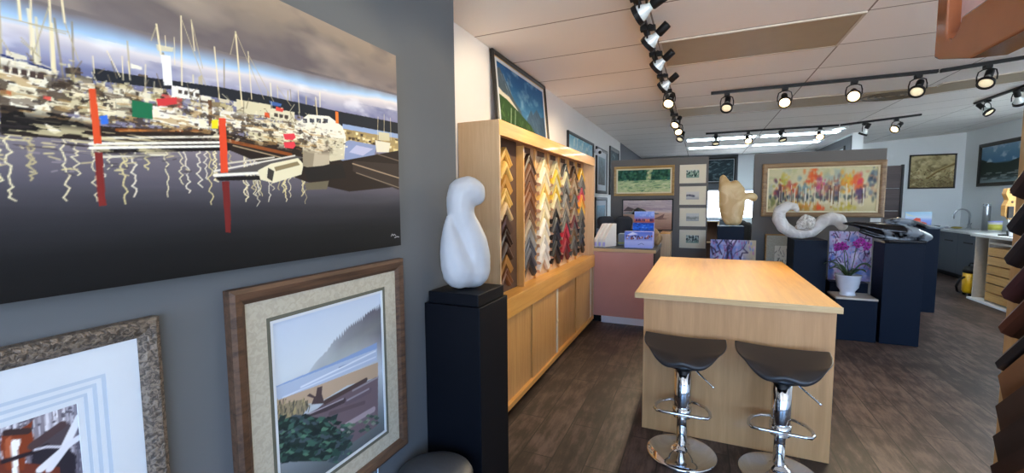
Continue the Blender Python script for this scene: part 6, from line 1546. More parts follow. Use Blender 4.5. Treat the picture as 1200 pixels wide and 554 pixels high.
framed('mountain_picture', 'black framed mountain painting leaning on top of the oak sample cabinet', 'picture', 1.2, .63, .035, .03, M['black_frame'], paint_peak, (-1.436, 3.6, 2.032), LW, -.085, liner=M['gold_frame'], linerw=.012, mat=M['mat_white'], matw=.022, amat=M['art'])
framed('sky_picture', 'black framed pale blue sky painting high on the wall at the cabinet end', 'picture', 1.34, .325, .035, .03, M['black_frame'], paint_sky, (XW+.002, 5.74, 2.035), LW, 0, amat=M['art'])
framed('tall_picture', 'black framed upright picture with white mat beside the wall camera', 'picture', .80, .72, .05, .03, M['black_frame'], paint_tall(5, ['3c3a34', '5c6a6c', '8ca0a8', '2c2c2a']), (XW+.002, 7.03, 1.63), LW, 0, M['mat_white'], .09, amat=M['art'])
framed('lower_picture', 'black framed blue picture hung below the upright one behind the salmon counter', 'picture', .9, .62, .05, .03, M['black_frame'], paint_tall(6, ['4a3c30', '6a7c84', '7ca4bc', '5a6a70']), (XW+.002, 7.0, .95), LW, 0, M['mat_white'], .08, amat=M['art'])
framed('dark_picture', 'dark framed picture on the left wall nearest the grey display panel', 'picture', .9, .86, .06, .03, M['black_frame'], paint_dark, (XW+.002, 8.15, 1.62), LW, 0, amat=M['art'])
t = thing('security_camera', 'small white wall camera with black lens above the salmon counter', 'camera', (XW, 6.47, 2.25), 0)
m = MB(); m.lathe([(0, 0), (.035, 0), (.035, .012), (.015, .016), (.013, .04), (0, .04)], 16, M=Matrix.Rotation(PI/2, 4, 'Y')); m.build('mount', M['white'], t, True, weld=False)
MB().ico((.078, -.01, -.01), .05, (1.2, 1, 1)).build('camera_body', M['white'], t, True); MB().ico((.112, -.04, -.02), .026).build('lens', M['black'], t, True)
cu = MB(); cu.tube([(XD+.004, 1.27, .468), (XD+.004, 1.272, .35), (XD+.004, 1.268, .2), (XD+.004, 1.27, .03), (XD+.02, 1.275, .006)], .0025, 6)
tag(cu.build('power_cord', M['cord'], None, True, weld=False), 'thin pale cord hanging down wall below the beach picture', 'cord')

# ------------------------------------------------------------------ black pedestal and white carving
def pedestal(lab, x0, x1, y0, y1, h, mat, cap=None, group='navy display pedestals', topmat=None, name='pedestal'):
    t = thing(name, lab, 'pedestal', ((x0+x1)/2, (y0+y1)/2, 0), 0, group); a, b = (x1-x0)/2, (y1-y0)/2
    hb = h-(cap or 0)
    box('body', (-a, -b, 0), (a, b, hb-(.02 if topmat else 0)), mat, t, .003)
    if cap: box('cap', (-a+.014, -b+.014, hb), (a-.014, b-.014, h), mat, t, .003)
    if topmat: box('top_board', (-a-.004, -b-.004, hb-.02), (a+.004, b+.004, hb), topmat, t, .002)
    return t
pedestal('black stepped pedestal carrying the tall white carving beside the dark wall', -1.148, -.862, 1.612, 1.905, 1.097, M['black_paint'], .053, None)
t = thing('white_sculpture', 'smooth white abstract bird-like stone carving on black stepped pedestal', 'sculpture', (-1.01, 1.755, 1.097), math.radians(31))
K = .00405
def cv(L, dy=0): return [((x-543)*K, dy*K, (341-y)*K, r*K) for x, y, r in L]
body = blobs('carving', [
    (cv([(552, 319, 21), (553, 305, 20), (551, 290, 19), (546, 275, 17.5), (540, 262, 16.5), (538, 250, 16.5), (538.5, 238, 17.5), (541, 230, 18), (547, 227.5, 17), (552.5, 229, 15), (556, 234, 11.5)]), .85),
    (cv([(525, 258, 3.5), (525, 270, 7.5), (526.5, 284, 12), (529, 298, 16), (532.5, 312, 19), (536, 320, 20.5)], -9), .8),
    (cv([(534, 322, 19), (552, 322, 19.5)]), .95)], M['alabaster'], t, .007, 5)
tb = thing('waste_bin', 'dark grey round bin with domed lid on floor in front of black pedestal', 'bin', (-.972, 1.41, 0))
MB().lathe([(0, 0), (.115, 0), (.12, .01), (.148, .37), (.152, .38), (.14, .38), (.0, .375)], 40).build('body', M['bin'], tb, True, weld=False)
MB().lathe([(.0, .376), (.155, .378), (.157, .385), (.15, .397), (.12, .412), (.07, .422), (.0, .426)], 40).build('lid', M['bin'], tb, True, weld=False)

# ------------------------------------------------------------------ oak cabinet with corner samples
CX, CY0, CY1, CH = -1.19, 2.52, 5.24, 2.03
BX = -1.316
cab = thing('sample_cabinet', 'tall honey oak cabinet with corner samples above sliding doors along the left wall', 'cabinet', (XW+.003, CY0, 0))
ox, oy = XW+.003, CY0
def cb(n, lo, hi, mat, bev=.002, par=None): return box(n, (lo[0]-ox, lo[1]-oy, lo[2]), (hi[0]-ox, hi[1]-oy, hi[2]), mat, par or cab, bev)
cb('side_panel', (ox, CY0, 0), (CX, CY0+.022, CH), M['oak_pale']); cb('side_panel', (ox, CY1-.03, .07), (CX, CY1, CH-.002), M['oak_pale'])
cb('top_panel', (ox, CY0+.022, CH-.02), (CX-.02, CY1, CH), M['oak_y']); cb('fascia', (CX-.02, CY0+.001, 1.932), (CX+.002, CY1-.001, CH+.001), M['oak_y'])
cb('back_panel', (ox, CY0+.022, .07), (BX-.002, CY1-.031, CH-.02), M['oak_pale'], 0)
cb('ledge', (ox, CY0+.022, .80), (CX-.022, CY1-.031, .838), M['oak_y'], .002); cb('ledge_front', (CX-.022, CY0+.022, .705), (CX+.012, CY1-.005, .845), M['oak_y'], .004)
cb('plinth', (ox, CY0+.02, 0), (CX-.06, CY1-.02, .07), M['black_paint'], 0); cb('bottom_rail', (CX-.03, CY0+.022, .045), (CX+.004, CY1-.01, .085), M['oak_y'], .002)
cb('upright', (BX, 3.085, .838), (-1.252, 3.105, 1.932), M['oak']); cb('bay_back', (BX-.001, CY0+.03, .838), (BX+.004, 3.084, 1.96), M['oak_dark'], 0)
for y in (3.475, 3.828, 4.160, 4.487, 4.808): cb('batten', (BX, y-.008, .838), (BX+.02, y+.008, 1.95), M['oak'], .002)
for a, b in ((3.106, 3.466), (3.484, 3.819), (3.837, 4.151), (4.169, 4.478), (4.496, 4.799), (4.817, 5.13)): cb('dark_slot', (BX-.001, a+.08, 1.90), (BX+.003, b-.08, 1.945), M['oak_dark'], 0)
dy = [CY0+.024, 3.14, 3.80, 4.45, CY1-.105]
for k in range(4):
    a, b = dy[k], dy[k+1]; xo = CX-.012 if k % 2 else CX-.024
    d = cb('sliding_door', (xo-.011, a+.002, .086), (xo, b+(.012 if k < 3 else 0), .704), M['door_wood'], .001)
    if k in (1, 3):
        yy = b-.05
        cb('edge_strip', (xo, b-.045, .088), (xo+.006, b, .703), M['stile'], .001, None)
        m = MB(); m.lathe([(0, 0), (.014, 0), (.016, .004), (.01, .006), (0, .003)], 16, c=(xo+.006-ox, b-.022-oy, .39), M=Matrix.Rotation(PI/2, 4, 'Y')); m.build('finger_pull', M['stile'], d, True, weld=False)

ORD = ['topmost', 'second', 'third', 'fourth', 'fifth', 'sixth', 'seventh', 'eighth', 'ninth', 'tenth', 'eleventh', 'twelfth', 'thirteenth', 'fourteenth', 'fifteenth']
COLN = ['first column beside the white carving', 'second column, right after the upright', 'third column', 'fourth column', 'fifth column', 'sixth column', 'seventh column, nearest the salmon counter']
_me = {}
def sample(name, lab, cat, pos, hw, w, th, col, rot=0, group=None, style=0, vcut=False):
    """two mitred lengths of moulding joined as an upside-down V, hung flat on a wall facing local -Y"""
    s = math.sqrt(.5); key = (round(hw, 3), w, th, col, style, vcut)
    if key in _me:
        o = _me[key].copy(); C.objects.link(o)
    else:
        prof = [(0, 0), (0, .95), (.18, 1), (.55, .7), (.8, .82), (1, .5), (1, 0)] if style == 0 else ([(0, 0), (0, .45), (.08, .72), (.25, .93), (.5, 1), (.75, .93), (.92, .72), (1, .45), (1, 0)] if style == 1 else [(0, 0), (0, 1), (1, .8), (1, 0)])
        m = MB(); k = len(prof); vs = []
        for sx in (-1, 0, 1):
            for a, d in prof:                      # a: inward over the face, d: depth
                if sx == 0: vs.append((0, -d*th, -a*w/s))
                elif vcut: vs.append((sx*hw, -d*th, -hw-a*w/s))
                else: vs.append((sx*(hw-a*w*s), -d*th, -hw-a*w*s))
        fs = []
        for i in (0, 1):
            for a in range(k): fs.append((i*k+a, (i+1)*k+a, (i+1)*k+(a+1) % k, i*k+(a+1) % k))
        m.add(vs, fs, 0); m.add(vs, [tuple(range(k)), tuple(range(2*k, 3*k))], 1)
        o = m.build(name, [smat(col), M['rawend']], None, False); _me[key] = o
    o.location = pos; o.rotation_euler = (0, 0, rot); return tag(o, lab, cat, group)
NAMES = {'c99a4c': 'gold', 'd8b060': 'pale gold', 'b8863c': 'honey gold', 'c8a878': 'tan', '4a3428': 'dark brown', '3c2a20': 'deep brown', 'a8773c': 'golden brown', '7c4e30': 'reddish brown', '6a4630': 'brown', '8a6a50': 'light brown', '9a8a74': 'greige', '8c8c8a': 'grey', '5c5e64': 'slate grey', '2c2e34': 'black', '1c1c1f': 'jet black', 'cdbd92': 'cream', 'd6cbb0': 'ivory', 'd2cec6': 'white', 'c8a83c': 'mustard yellow', 'b8b08c': 'straw', '6c6a68': 'mid grey', '50504e': 'charcoal', '8c2030': 'dark red', 'b02838': 'red', '5a2228': 'maroon', '74583c': 'walnut', 'd8a838': 'yellow', 'c84a5c': 'rose red', 'd88c3c': 'orange'}
inv = {v: k for k, v in NAMES.items()}
cols = [
    (2.815, .116, ['gold', 'pale gold', 'honey gold', 'pale gold', 'tan', 'dark brown', 'deep brown', 'dark brown', 'golden brown', 'reddish brown'], .0965, .046),
    (3.285, .150, ['deep brown', 'brown', 'brown', 'reddish brown', 'reddish brown', 'brown', 'light brown', 'greige', 'grey', 'slate grey', 'slate grey', 'black'], .0762, .046),
    (3.652, .148, ['cream', 'ivory', 'cream', 'pale gold', 'cream', 'ivory', 'cream', 'white', 'ivory', 'white', 'white', 'white'], .0762, .046),
    (3.994, .142, ['straw', 'mustard yellow', 'straw', 'mustard yellow', 'straw', 'greige', 'jet black', 'black', 'jet black', 'black', 'jet black', 'jet black'], .0762, .044),
    (4.323, .142, ['charcoal', 'straw', 'mid grey', 'charcoal', 'mid grey', 'greige', 'mid grey', 'charcoal', 'red', 'dark red', 'dark red', 'maroon'], .0762, .044),
    (4.648, .140, ['deep brown', 'walnut', 'greige', 'walnut', 'charcoal', 'walnut', 'greige', 'maroon', 'charcoal', 'walnut', 'charcoal', 'charcoal'], .0762, .044),
    (4.972, .142, ['yellow', 'mid grey', 'charcoal', 'rose red', 'orange', 'yellow', 'mid grey', 'charcoal', 'black', 'charcoal', 'black', 'jet black'], .0762, .042)]
for ci, (yc, hw, cs, pitch, w) in enumerate(cols):
    for k, c in enumerate(cs):
        z = 1.893-k*pitch
        sample('frame_corner_sample', f'{c} moulding corner sample, {ORD[k]} from top in the {COLN[ci]}', 'moulding sample', (BX+.006, yc, z), hw, w, .036+.008*(k % 3 == 1), inv[c], PI/2, 'moulding corner samples hung in the oak cabinet', (k*7+ci*3) % 3)

# ------------------------------------------------------------------ oak table and stools
IX0, IX1, IY0, IY1, IH = -.37, .722, 2.80, 4.74, .92
t = thing('oak_table', 'honey oak work table with closed pale panel base behind the two stools', 'table', (0, 0, 0))
box('tabletop', (IX0, IY0+.004, IH-.034), (IX1, IY1, IH), M['table_top'], t, .003); box('edge_band', (IX0-.001, IY0, IH-.035), (IX1+.001, IY0+.006, IH-.0005), M['edge_wood'], t, .001)
box('front_panel', (IX0+.05, 2.862, 0), (IX1-.012, 2.884, IH-.034), M['table_panel'], t, .002)
box('side_panel', (IX0+.051, 2.885, 0), (IX0+.073, IY1-.06, IH-.034), M['table_panel'], t, 0); box('side_panel', (IX1-.035, 2.885, 0), (IX1-.013, IY1-.06, IH-.034), M['table_panel'], t, 0); box('back_panel', (IX0+.074, IY1-.082, 0), (IX1-.036, IY1-.06, IH-.034), M['table_panel'], t, 0)

def make_stool(lab):
    t = thing('bar_stool', lab, 'bar stool', (0, 0, 0), 0, 'chrome bar stools at the oak table')
    MB().lathe([(0, 0), (.196, 0), (.2, .006), (.19, .012), (.13, .02), (.07, .034), (.04, .05), (.034, .062), (0, .062)], 56).build('base', M['chrome'], t, True, weld=False)
    MB().lathe([(0, .06), (.029, .06), (.029, .36), (0, .36)], 28).build('column', M['chrome'], t, True, weld=False)
    MB().lathe([(0, .235), (.044, .235), (.048, .24), (.048, .545), (0, .545)], 32).build('column_cover', M['chrome'], t, True, weld=False)
    # footrest hoop: straight bar across the front of the column, loop running back towards the table
    z = .262; p = [(-.10, -.056, z), (.10, -.056, z), (.135, -.05, z), (.152, -.02, z), (.150, .03, z), (.128, .085, z), (.085, .125, z), (.03, .145, z), (-.03, .145, z), (-.085, .125, z), (-.128, .085, z), (-.150, .03, z), (-.152, -.02, z), (-.135, -.05, z)]
    MB().tube(p, .0095, 10, closed=True).build('footrest', M['chrome'], t, True, weld=False)
    MB().lathe([(.0475, z-.03), (.053, z-.03), (.053, z+.03), (.0475, z+.03)], 28).build('footrest_collar', M['chrome'], t, True, weld=False)
    MB().tube([(.03, -.01, .545), (.06, -.03, .54), (.09, -.05, .515), (.155, -.085, .47), (.163, -.089, .464)], [.005, .005, .005, .005, .007], 8).build('lever', M['chrome'], t, True, weld=False)
    MB().lathe([(0, .535), (.085, .535), (.095, .556), (.0, .56)], 24).build('seat_plate', M['under'], t, True, weld=False)
    NU, NV = 36, 20; top = []; bot = []
    for j in range(NV+1):
        v = -1+2*j/NV
        for i in range(NU+1):
            u = -1+2*i/NU
            half = .232*(1-.34*max(0, (.55-v)/1.55)**2.0)                      # narrower towards the front
            y = .165*v
            if v < 0: y += .05*(abs(u)**3)*(-v)                     # front corners rounded off
            else: y -= .02*(abs(u)**4)*v
            x = half*u
            q = (v+1)/2; z = .612+.052*q**1.1+.034*abs(u)**2.4*(1-.55*q)         # saddle wings
            lip = max(0, (-v-.45)/.55)
            z -= .034*lip**1.6*(1-.95*math.exp(-(u/.42)**2))       # front edge rolls down, arched in the middle
            top.append((x, y, z)); th = .046*(1-.72*abs(u)**3)*(1-.35*abs(v)**4)
            bot.append((x*.985, y*.97, z-max(th, .010)))
    n = NU+1; fs = []; o_ = len(top)
    for j in range(NV):
        for i in range(NU):
            a = j*n+i; fs += [(a, a+1, a+n+1, a+n), (o_+a, o_+a+n, o_+a+n+1, o_+a+1)]
    rim = [i for i in range(n)]+[j*n+NU for j in range(1, NV+1)]+[NV*n+i for i in range(NU-1, -1, -1)]+[j*n for j in range(NV-1, 0, -1)]
    for a, b in zip(rim, rim[1:]+rim[:1]): fs.append((a, b, o_+b, o_+a))
    s = MB().add(top+bot, fs).build('seat', M['seat'], t, True)
    sb = s.modifiers.new('soft', 'SUBSURF'); sb.levels = 1; sb.render_levels = 1
    return t
st = make_stool('chrome bar stool with dark saddle seat nearest the oak cabinet')
st.location = (-.068, 2.650, 0)
s2 = st.copy(); C.objects.link(s2); s2.location = (.430, 2.645, 0); s2.rotation_euler = (0, 0, math.radians(-3)); s2['label'] = 'chrome bar stool with dark saddle seat nearest the moulding rack'
for ch in list(st.children):
    c = ch.copy(); C.objects.link(c); c.parent = s2
# ------------------------------------------------------------------ salmon counter and what stands on it
dx0, dx1, dy0, dy1, dh = -1.185, -.462, 5.245, 6.05, .935
dx0 = -1.40
t = thing('reception_counter', 'salmon pink counter with dark top at the end of oak cabinet', 'counter', (0, 0, 0))
box('front_panel', (dx0, dy0+.02, .085), (dx1-.03, dy0+.045, dh-.05), M['pink'], t, .001); box('end_panel', (dx1-.05, dy0+.046, .085), (dx1-.02, dy1-.03, dh-.05), M['dark_door'], t, .001)
box('base_board', (-1.10, dy0+.024, 0), (dx1-.03, dy0+.05, .083), M['white'], t, .002); box('toe_kick', (dx0, dy0+.05, 0), (dx1-.06, dy1-.05, .083), M['black_paint'], t, 0)
box('countertop', (dx0, dy0+.012, dh-.045), (dx1, dy1, dh), M['desk_top'], t, .002); box('edge_strip', (dx0, dy0, dh-.046), (dx1, dy0+.014, dh-.008), M['edge_wood'], t, .001)
t = thing('wood_cabinet', 'plain light brown wooden cabinet end behind the salmon counter', 'cabinet', (-.42, 6.2, 0))
box('carcass', (-.06, -.1, 0), (.06, .28, 1.06), M['oak_pale'], t, .002); box('top', (-.065, -.105, 1.06), (.065, .285, 1.08), M['oak_y'], t, .002); box('plinth', (-.055, -.092, .0), (.055, -.1005, .06), M['black_paint'], t, 0)
# brochure holder on the counter end, paper files
t = thing('brochure_rack', 'small rack of white brochures at the end of the dark counter top', 'rack', (-.485, 5.905, dh))
box('backing', (-.02, -.13, 0), (-.008, .13, .13), M['black'], t, .001)
for k in range(3): box('brochure', (-.006+.008*k, -.12+.085*k, .002), (-.001+.008*k, -.05+.085*k, .10), M['paper'], t, 0)
for k, lab in enumerate(('cream magazine file beside the oak cabinet end, nearest the wall', 'cream magazine file in the middle of three', 'cream magazine file nearest the picture cards')):
    t = thing('magazine_file', lab, 'magazine file', (-1.145+.052*k, 5.45, dh), math.radians(-24), 'magazine files on the dark counter')
    m = MB(); m.prism([(-.12, 0), (.12, 0), (.12, .10), (-.04, .285), (-.12, .285)], -.02, .02, lambda u, v, q: (q, u*-1, v)); m.build('shell', M['paper'], t, bevel=.002)
    box('paper_label', (-.016, -.1215, .01), (.016, -.1202, .06), M['lavender'], t, 0)
t = thing('card_display', 'lavender box with a snowy village picture at the front of the dark counter', 'card box', (-.68, 5.40, dh)); box('card_box', (-.165, -.03, 0), (.165, .06, .20), M['lavender'], t, .002); art_plane('picture', paint_village(1.65), .328, .198, M['art'], t, y=-.0315)
t = thing('picture_card', 'bright blue night picture card behind the lavender village box', 'picture card', (-.64, 5.50, dh)); box('card', (-.125, .0, 0), (.125, .012, .30), M['lavender'], t, .001); art_plane('picture', paint_night(2.5), .25, .11, M['art'], t, y=-.0012, z=.19)
t = thing('picture_card', 'sunset village picture card on top of the card stack', 'picture card', (-.635, 5.56, dh)); box('card', (-.12, .0, 0), (.12, .012, .44), M['lavender'], t, .001); art_plane('picture', paint_dusk(1.55), .24, .14, M['art'], t, y=-.0012, z=.30)
t = thing('flat_sculpture', 'flat dark carving resting on a tan rock behind picture cards', 'sculpture', (-.73, 5.93, dh))
m = MB(); m.lathe([(0, 0), (.09, .0), (.10, .05), (.085, .22), (.06, .34), (.05, .39), (0, .39)], 12); m.build('rock', M['tan_stone'], t, True, weld=False)
blobs('carving', [([(-.22, 0, .405, .008), (-.12, 0, .41, .02), (0, 0, .412, .024), (.12, 0, .41, .02), (.23, 0, .405, .008)], 2.2), ([(-.09, 0, .43, .02), (-.03, 0, .455, .03), (.05, 0, .435, .022)], 1.0)], M['orca'], t, .006, 3)
t = thing('tan_rock', 'rough tan rock on the dark counter right of the picture cards', 'rock', (-.50, 5.66, dh))
blobs('rock_body', [([(0, 0, .062, .06), (.005, 0, .12, .06), (-.02, 0, .19, .04)], .8), ([(-.02, 0, .07, .062), (.02, 0, .1, .06)], .8)], M['tan_stone'], t, .012, 2)
t = thing('storage_box', 'grey plastic box with yellow green band behind the lavender box', 'box', (-.86, 5.66, dh)); box('body', (-.10, -.06, 0), (.10, .1, .15), M['grey_box'], t, .006); box('band', (-.101, -.0615, .02), (.101, -.0603, .045), smat('9aa060'), t, 0)
for lab, x, y, ro in (('dark grey chair with two padded back lobes behind the salmon counter', -1.17, 6.42, .1),):
    t = thing('office_chair', lab, 'chair', (x, y, 0), ro)
    m = MB(); m.lathe([(.0, .03), (.26, .03), (.26, .06), (.03, .09), (.025, .46), (0, .46)], 24); m.build('pedestal_base', M['black'], t, True, weld=False)
    MB().ico((0, 0, .5), .24, (1, 1, .2), sub=3).build('seat', M['chair_grey'], t, True)
    blobs('backrest', [([(-.17, .2, 1.06, .07), (-.19, .2, 1.2, .085), (-.08, .2, 1.2, .085), (-.07, .2, 1.06, .08)], .55), ([(.17, .2, 1.06, .07), (.19, .2, 1.2, .085), (.08, .2, 1.2, .085), (.07, .2, 1.06, .08)], .55), ([(-.1, .21, 1.08, .05), (.1, .21, 1.08, .05)], .5)], M['chair_grey'], t, .016, 4)
    MB().tube([(0, .12, .47), (0, .25, .52), (0, .26, .8), (0, .22, 1.05)], .018, 8).build('back_stem', M['black'], t, True, weld=False)

# ------------------------------------------------------------------ grey display panels and their paintings
def panel(lab, x0, x1, y, h):
    t = thing('display_panel', lab, 'display panel', ((x0+x1)/2, y, 0), 0, 'grey free-standing display panels'); w = (x1-x0)/2
    box('board', (-w, 0, .02), (w, .09, h), M['panel_grey'], t, .002); box('foot', (-w+.1, -.12, 0), (-w+.16, .21, .02), M['black'], t, .002); box('foot', (w-.16, -.12, 0), (w-.1, .21, .02), M['black'], t, .002)
panel('grey display panel hung with the green coast painting and four small prints', -1.325, .10, 7.0, 2.155)
panel('grey display panel hung with the wide autumn trees painting', .69, 2.168, 7.0, 2.155)
framed('coast_painting', 'wide gold framed painting of green woods and pale water', 'painting', .905, .462, .038, .035, M['gold_frame'], paint_river, (-.82, 6.998, 1.585), 0, liner=M['liner'], linerw=.022, amat=M['art'])
framed('shore_painting', 'black framed pinkish beach painting behind the picture cards', 'painting', .765, .49, .018, .03, M['black_frame'], paint_shore, (-.758, 6.998, 1.045), 0, amat=M['art'])
for k, (z, lab) in enumerate(((1.765, 'small green landscape print, topmost of the four cream matted prints'), (1.443, 'small misty print second from top of the four cream matted prints'), (1.12, 'small pale tree print third from top of four cream matted prints'), (.79, 'small dark woodland print, lowest of the four cream matted prints'))):
    framed('small_print', lab, 'print', .366, .276, .005, .012, M['mat_ivory'], paint_small(k), (-.115+.006*k, 6.998, z), 0, 0, M['mat_ivory'], (.09, .075), group='four cream matted prints in a column', amat=M['art'])
framed('autumn_painting', 'wide bronze framed painting of orange autumn trees', 'painting', 1.375, .735, .062, .05, M['taupe_frame'], paint_autumn, (1.478, 6.998, 1.272), 0, liner=M['liner'], linerw=.02, amat=M['art'])
tag(box('price_label', (2.035, 6.992, 1.212), (2.145, 6.9985, 1.262), M['paper'], None, .001), 'small white label card below the autumn trees painting', 'label')
framed('night_painting', 'dark grey painting in black frame on far wall above the window', 'painting', .78, .66, .045, .03, M['black_frame'], paint_dark, (.42, YB-.002, 1.945), 0, liner=M['mat_white'], linerw=.012, amat=M['art'])
framed('sepia_picture', 'sepia nature picture in thin black frame on the pale far wall', 'picture', .79, .745, .028, .03, M['black_frame'], paint_sepia, (4.62, YB-.002, 1.733), 0, amat=M['art'])
framed('lake_picture', 'black framed lake and mountain picture on kitchen side wall', 'picture', 1.30, .84, .07, .04, M['black_frame'], paint_lake, (XR-.002, 11.15, 1.745), -PI/2, amat=M['art'])
framed('corridor_picture', 'small dark framed picture high on grey wall above the autumn panel', 'picture', .9, .55, .05, .03, M['black_frame'], paint_lake, (2.483, 10.5, 1.97), -PI/2, mat=M['mat_white'], matw=.05, amat=M['art'])
t = thing('slatted_screen', 'dark brown boarded screen standing behind the autumn painting panel', 'screen', (2.2, 7.95, 0))
for k in range(6): box('board', (-.45, -.02, .03+.327*k), (.435, .02, .03+.327*k+.322), M['dark_door'], t, .003)
box('post', (.4355, -.03, 0), (.462, .03, 2.0), M['black'], t, .002); box('post', (-.48, -.03, 0), (-.451, .03, 2.0), M['black'], t, .002)
# far things seen between the panels
t = thing('bookcase', 'small wooden open case below the far window left of the stone torso', 'bookcase', (.22, 11.9, 0))
box('side', (-.22, -.15, 0), (-.19, .15, .98), M['oak_pale'], t, .002); box('side', (.19, -.15, 0), (.22, .15, .98), M['oak_pale'], t, .002); box('top', (-.23, -.16, .98), (.23, .16, 1.01), M['oak_pale'], t, .002); box('shelf', (-.189, -.14, .45), (.189, .14, .47), M['oak_pale'], t, 0); box('back', (-.189, .12, .03), (.189, .14, .97), M['oak_dark'], t, 0)
t = thing('task_chair', 'black office chair back below the far window right of stone torso', 'chair', (.80, 9.2, 0), .3)
MB().lathe([(0, .03), (.3, .03), (.3, .06), (.03, .1), (.025, .48), (0, .48)], 20).build('pedestal_base', M['black'], t, True, weld=False); MB().ico((0, 0, .52), .26, (1, 1, .2), sub=3).build('seat', M['black'], t, True)
blobs('backrest', [([(-.14, .2, .62, .06), (-.14, .22, 1.02, .07), (.14, .22, 1.02, .07), (.14, .2, .62, .06)], .6), ([(0, .2, .65, .14), (0, .21, 1.0, .14)], .3)], M['black'], t, .018, 3)

# ------------------------------------------------------------------ pedestals and carvings
pedestal('navy pedestal carrying honey stone torso between the display panels', .232, .557, 6.6, 6.93, 1.147, M['navy'])
t = thing('stone_torso', 'honey coloured stone torso carving with one stub arm on navy pedestal', 'sculpture', (.41, 6.76, 1.147), .08); K = .0134
cv2 = lambda L, dy=0: [((x-857)*K, dy*K, (264.5-y)*K, r*K) for x, y, r in L]
blobs('carving', [(cv2([(847.5, 214.5, 3.6), (849, 220, 5.5), (850.5, 228, 7)]), .7), (cv2([(851, 226, 8), (851.5, 240, 8.2), (853, 252, 7.4), (855, 258.5, 6)]), .62), (cv2([(859, 222, 5.5), (861.5, 229, 7.5), (862, 242, 7.5), (862, 252, 6.5), (861, 258.5, 6)]), .62), (cv2([(864, 236, 4.5), (869, 234, 3.6), (874, 233, 4), (876, 235, 4.4)], -1), .8), (cv2([(866, 226, 2.5), (866.5, 246, 3)]), .8)], M['honey_stone'], t, .014, 4)
canvas('purple_painting', 'purple blossom painting in black edge leaning on the torso pedestal behind the table', 'painting', .55, .97, .03, lambda a: paint_blossom(3, True)(a), (.418, 6.49, 0), 0, -.05)
framed('sketch_picture', 'gold framed drawing with cream mat behind the swirl carving pedestal', 'picture', .5, 1.03, .02, .025, M['thin_wood'], paint_sketch, (1.10, 6.93, 0), 0, -.03, M['mat_cream'], (.10, .14), amat=M['art'])
pedestal('navy pedestal under the pale swirl carving behind the oak table', 1.035, 1.365, 6.0, 6.45, 1.03, M['navy'])
t = thing('swirl_sculpture', 'pale translucent wave-shaped stone carving on navy pedestal', 'sculpture', (1.19, 6.16, 1.03), .05); K = .0124
cv3 = lambda L, dy=0: [((x-947)*K, dy*K, (281.5-y)*K, r*K) for x, y, r in L]
blobs('swirl', [(cv3([(938, 253.5, 2.2), (935.5, 249.5, 3.4), (929, 249, 4.6), (923, 254, 5.6), (922.5, 262, 6), (927, 270, 6), (934, 275, 5.6), (943, 276.3, 5.2), (951, 274.5, 5), (955, 269.5, 5.6), (960, 263.5, 6.2), (966, 261, 6.2), (972, 262.5, 6), (975, 268, 4.8)]), .85)], M['pale_stone'], t, .012, 3)
blobs('crystal_cluster', [(cv3([(941, 266, 3.5), (945, 261, 3.8), (950, 263, 3.6), (953, 268, 3)]), 1.0), (cv3([(939, 270, 3), (948, 269, 4)], -2), 1.0)], M['crystal'], t, .012, 1)
pedestal('low navy pedestal with tan top carrying the orchid pot', 1.362, 1.722, 5.56, 5.885, .462, M['navy'], topmat=M['carcass'])
pedestal('navy block behind the orchid pedestal carrying the blue blossom painting', 1.39, 1.742, 5.93, 6.28, .565, M['navy'])
canvas('blossom_painting', 'blue and white blossom painting with white edges behind the orchid', 'painting', .40, .57, .025, lambda a: paint_blossom(8, False)(a), (1.60, 6.10, .566), 0, -.03, edge=M['white'])
pedestal('tall navy pedestal carrying the glossy black and grey stone carving', 1.752, 2.072, 5.565, 5.885, 1.052, M['navy'])
t = thing('whale_sculpture', 'glossy black and grey mottled whale-like stone carving on tall navy pedestal', 'sculpture', (1.9, 5.72, 1.052), -.03); K = .0117
cv4 = lambda L, dy=0: [((x-1052)*K*.92, dy*K, (288.5-y)*K*.82, r*K*.9) for x, y, r in L]
blobs('carving', [(cv4([(1009, 268.5, 1.1), (1018, 269, 2.8), (1028, 271.5, 4.6), (1040, 274.5, 6.2), (1052, 276, 7), (1064, 278, 6.2), (1074, 282, 4)]), 1.6), (cv4([(1044, 266, 2.2), (1054, 264.5, 3), (1064, 267, 3), (1074, 271, 2.4), (1084, 272.5, 1.4), (1091, 271, .8)], 6), 1.8), (cv4([(1022, 277, 1.6), (1034, 282, 2.2), (1050, 284.5, 2.4), (1072, 285, 2.2)], -3), 1.4)], M['orca'], t, .010, 3)
box('stone_base', (-.09, -.07, 0), (.22, .07, .03), M['black_edge'], t, .012)
pedestal('farther navy pedestal carrying the red house picture card', 2.53, 2.875, 7.35, 7.72, 1.155, M['navy'])
t = thing('picture_card', 'small blue picture card with red house on the farther navy pedestal', 'picture card', (2.68, 7.45, 1.155), 0); box('card', (-.14, .0, 0), (.14, .02, .178), M['white'], t, .002); art_plane('picture', paint_redhouse(1.57), .278, .177, M['art'], t, y=-.0012)
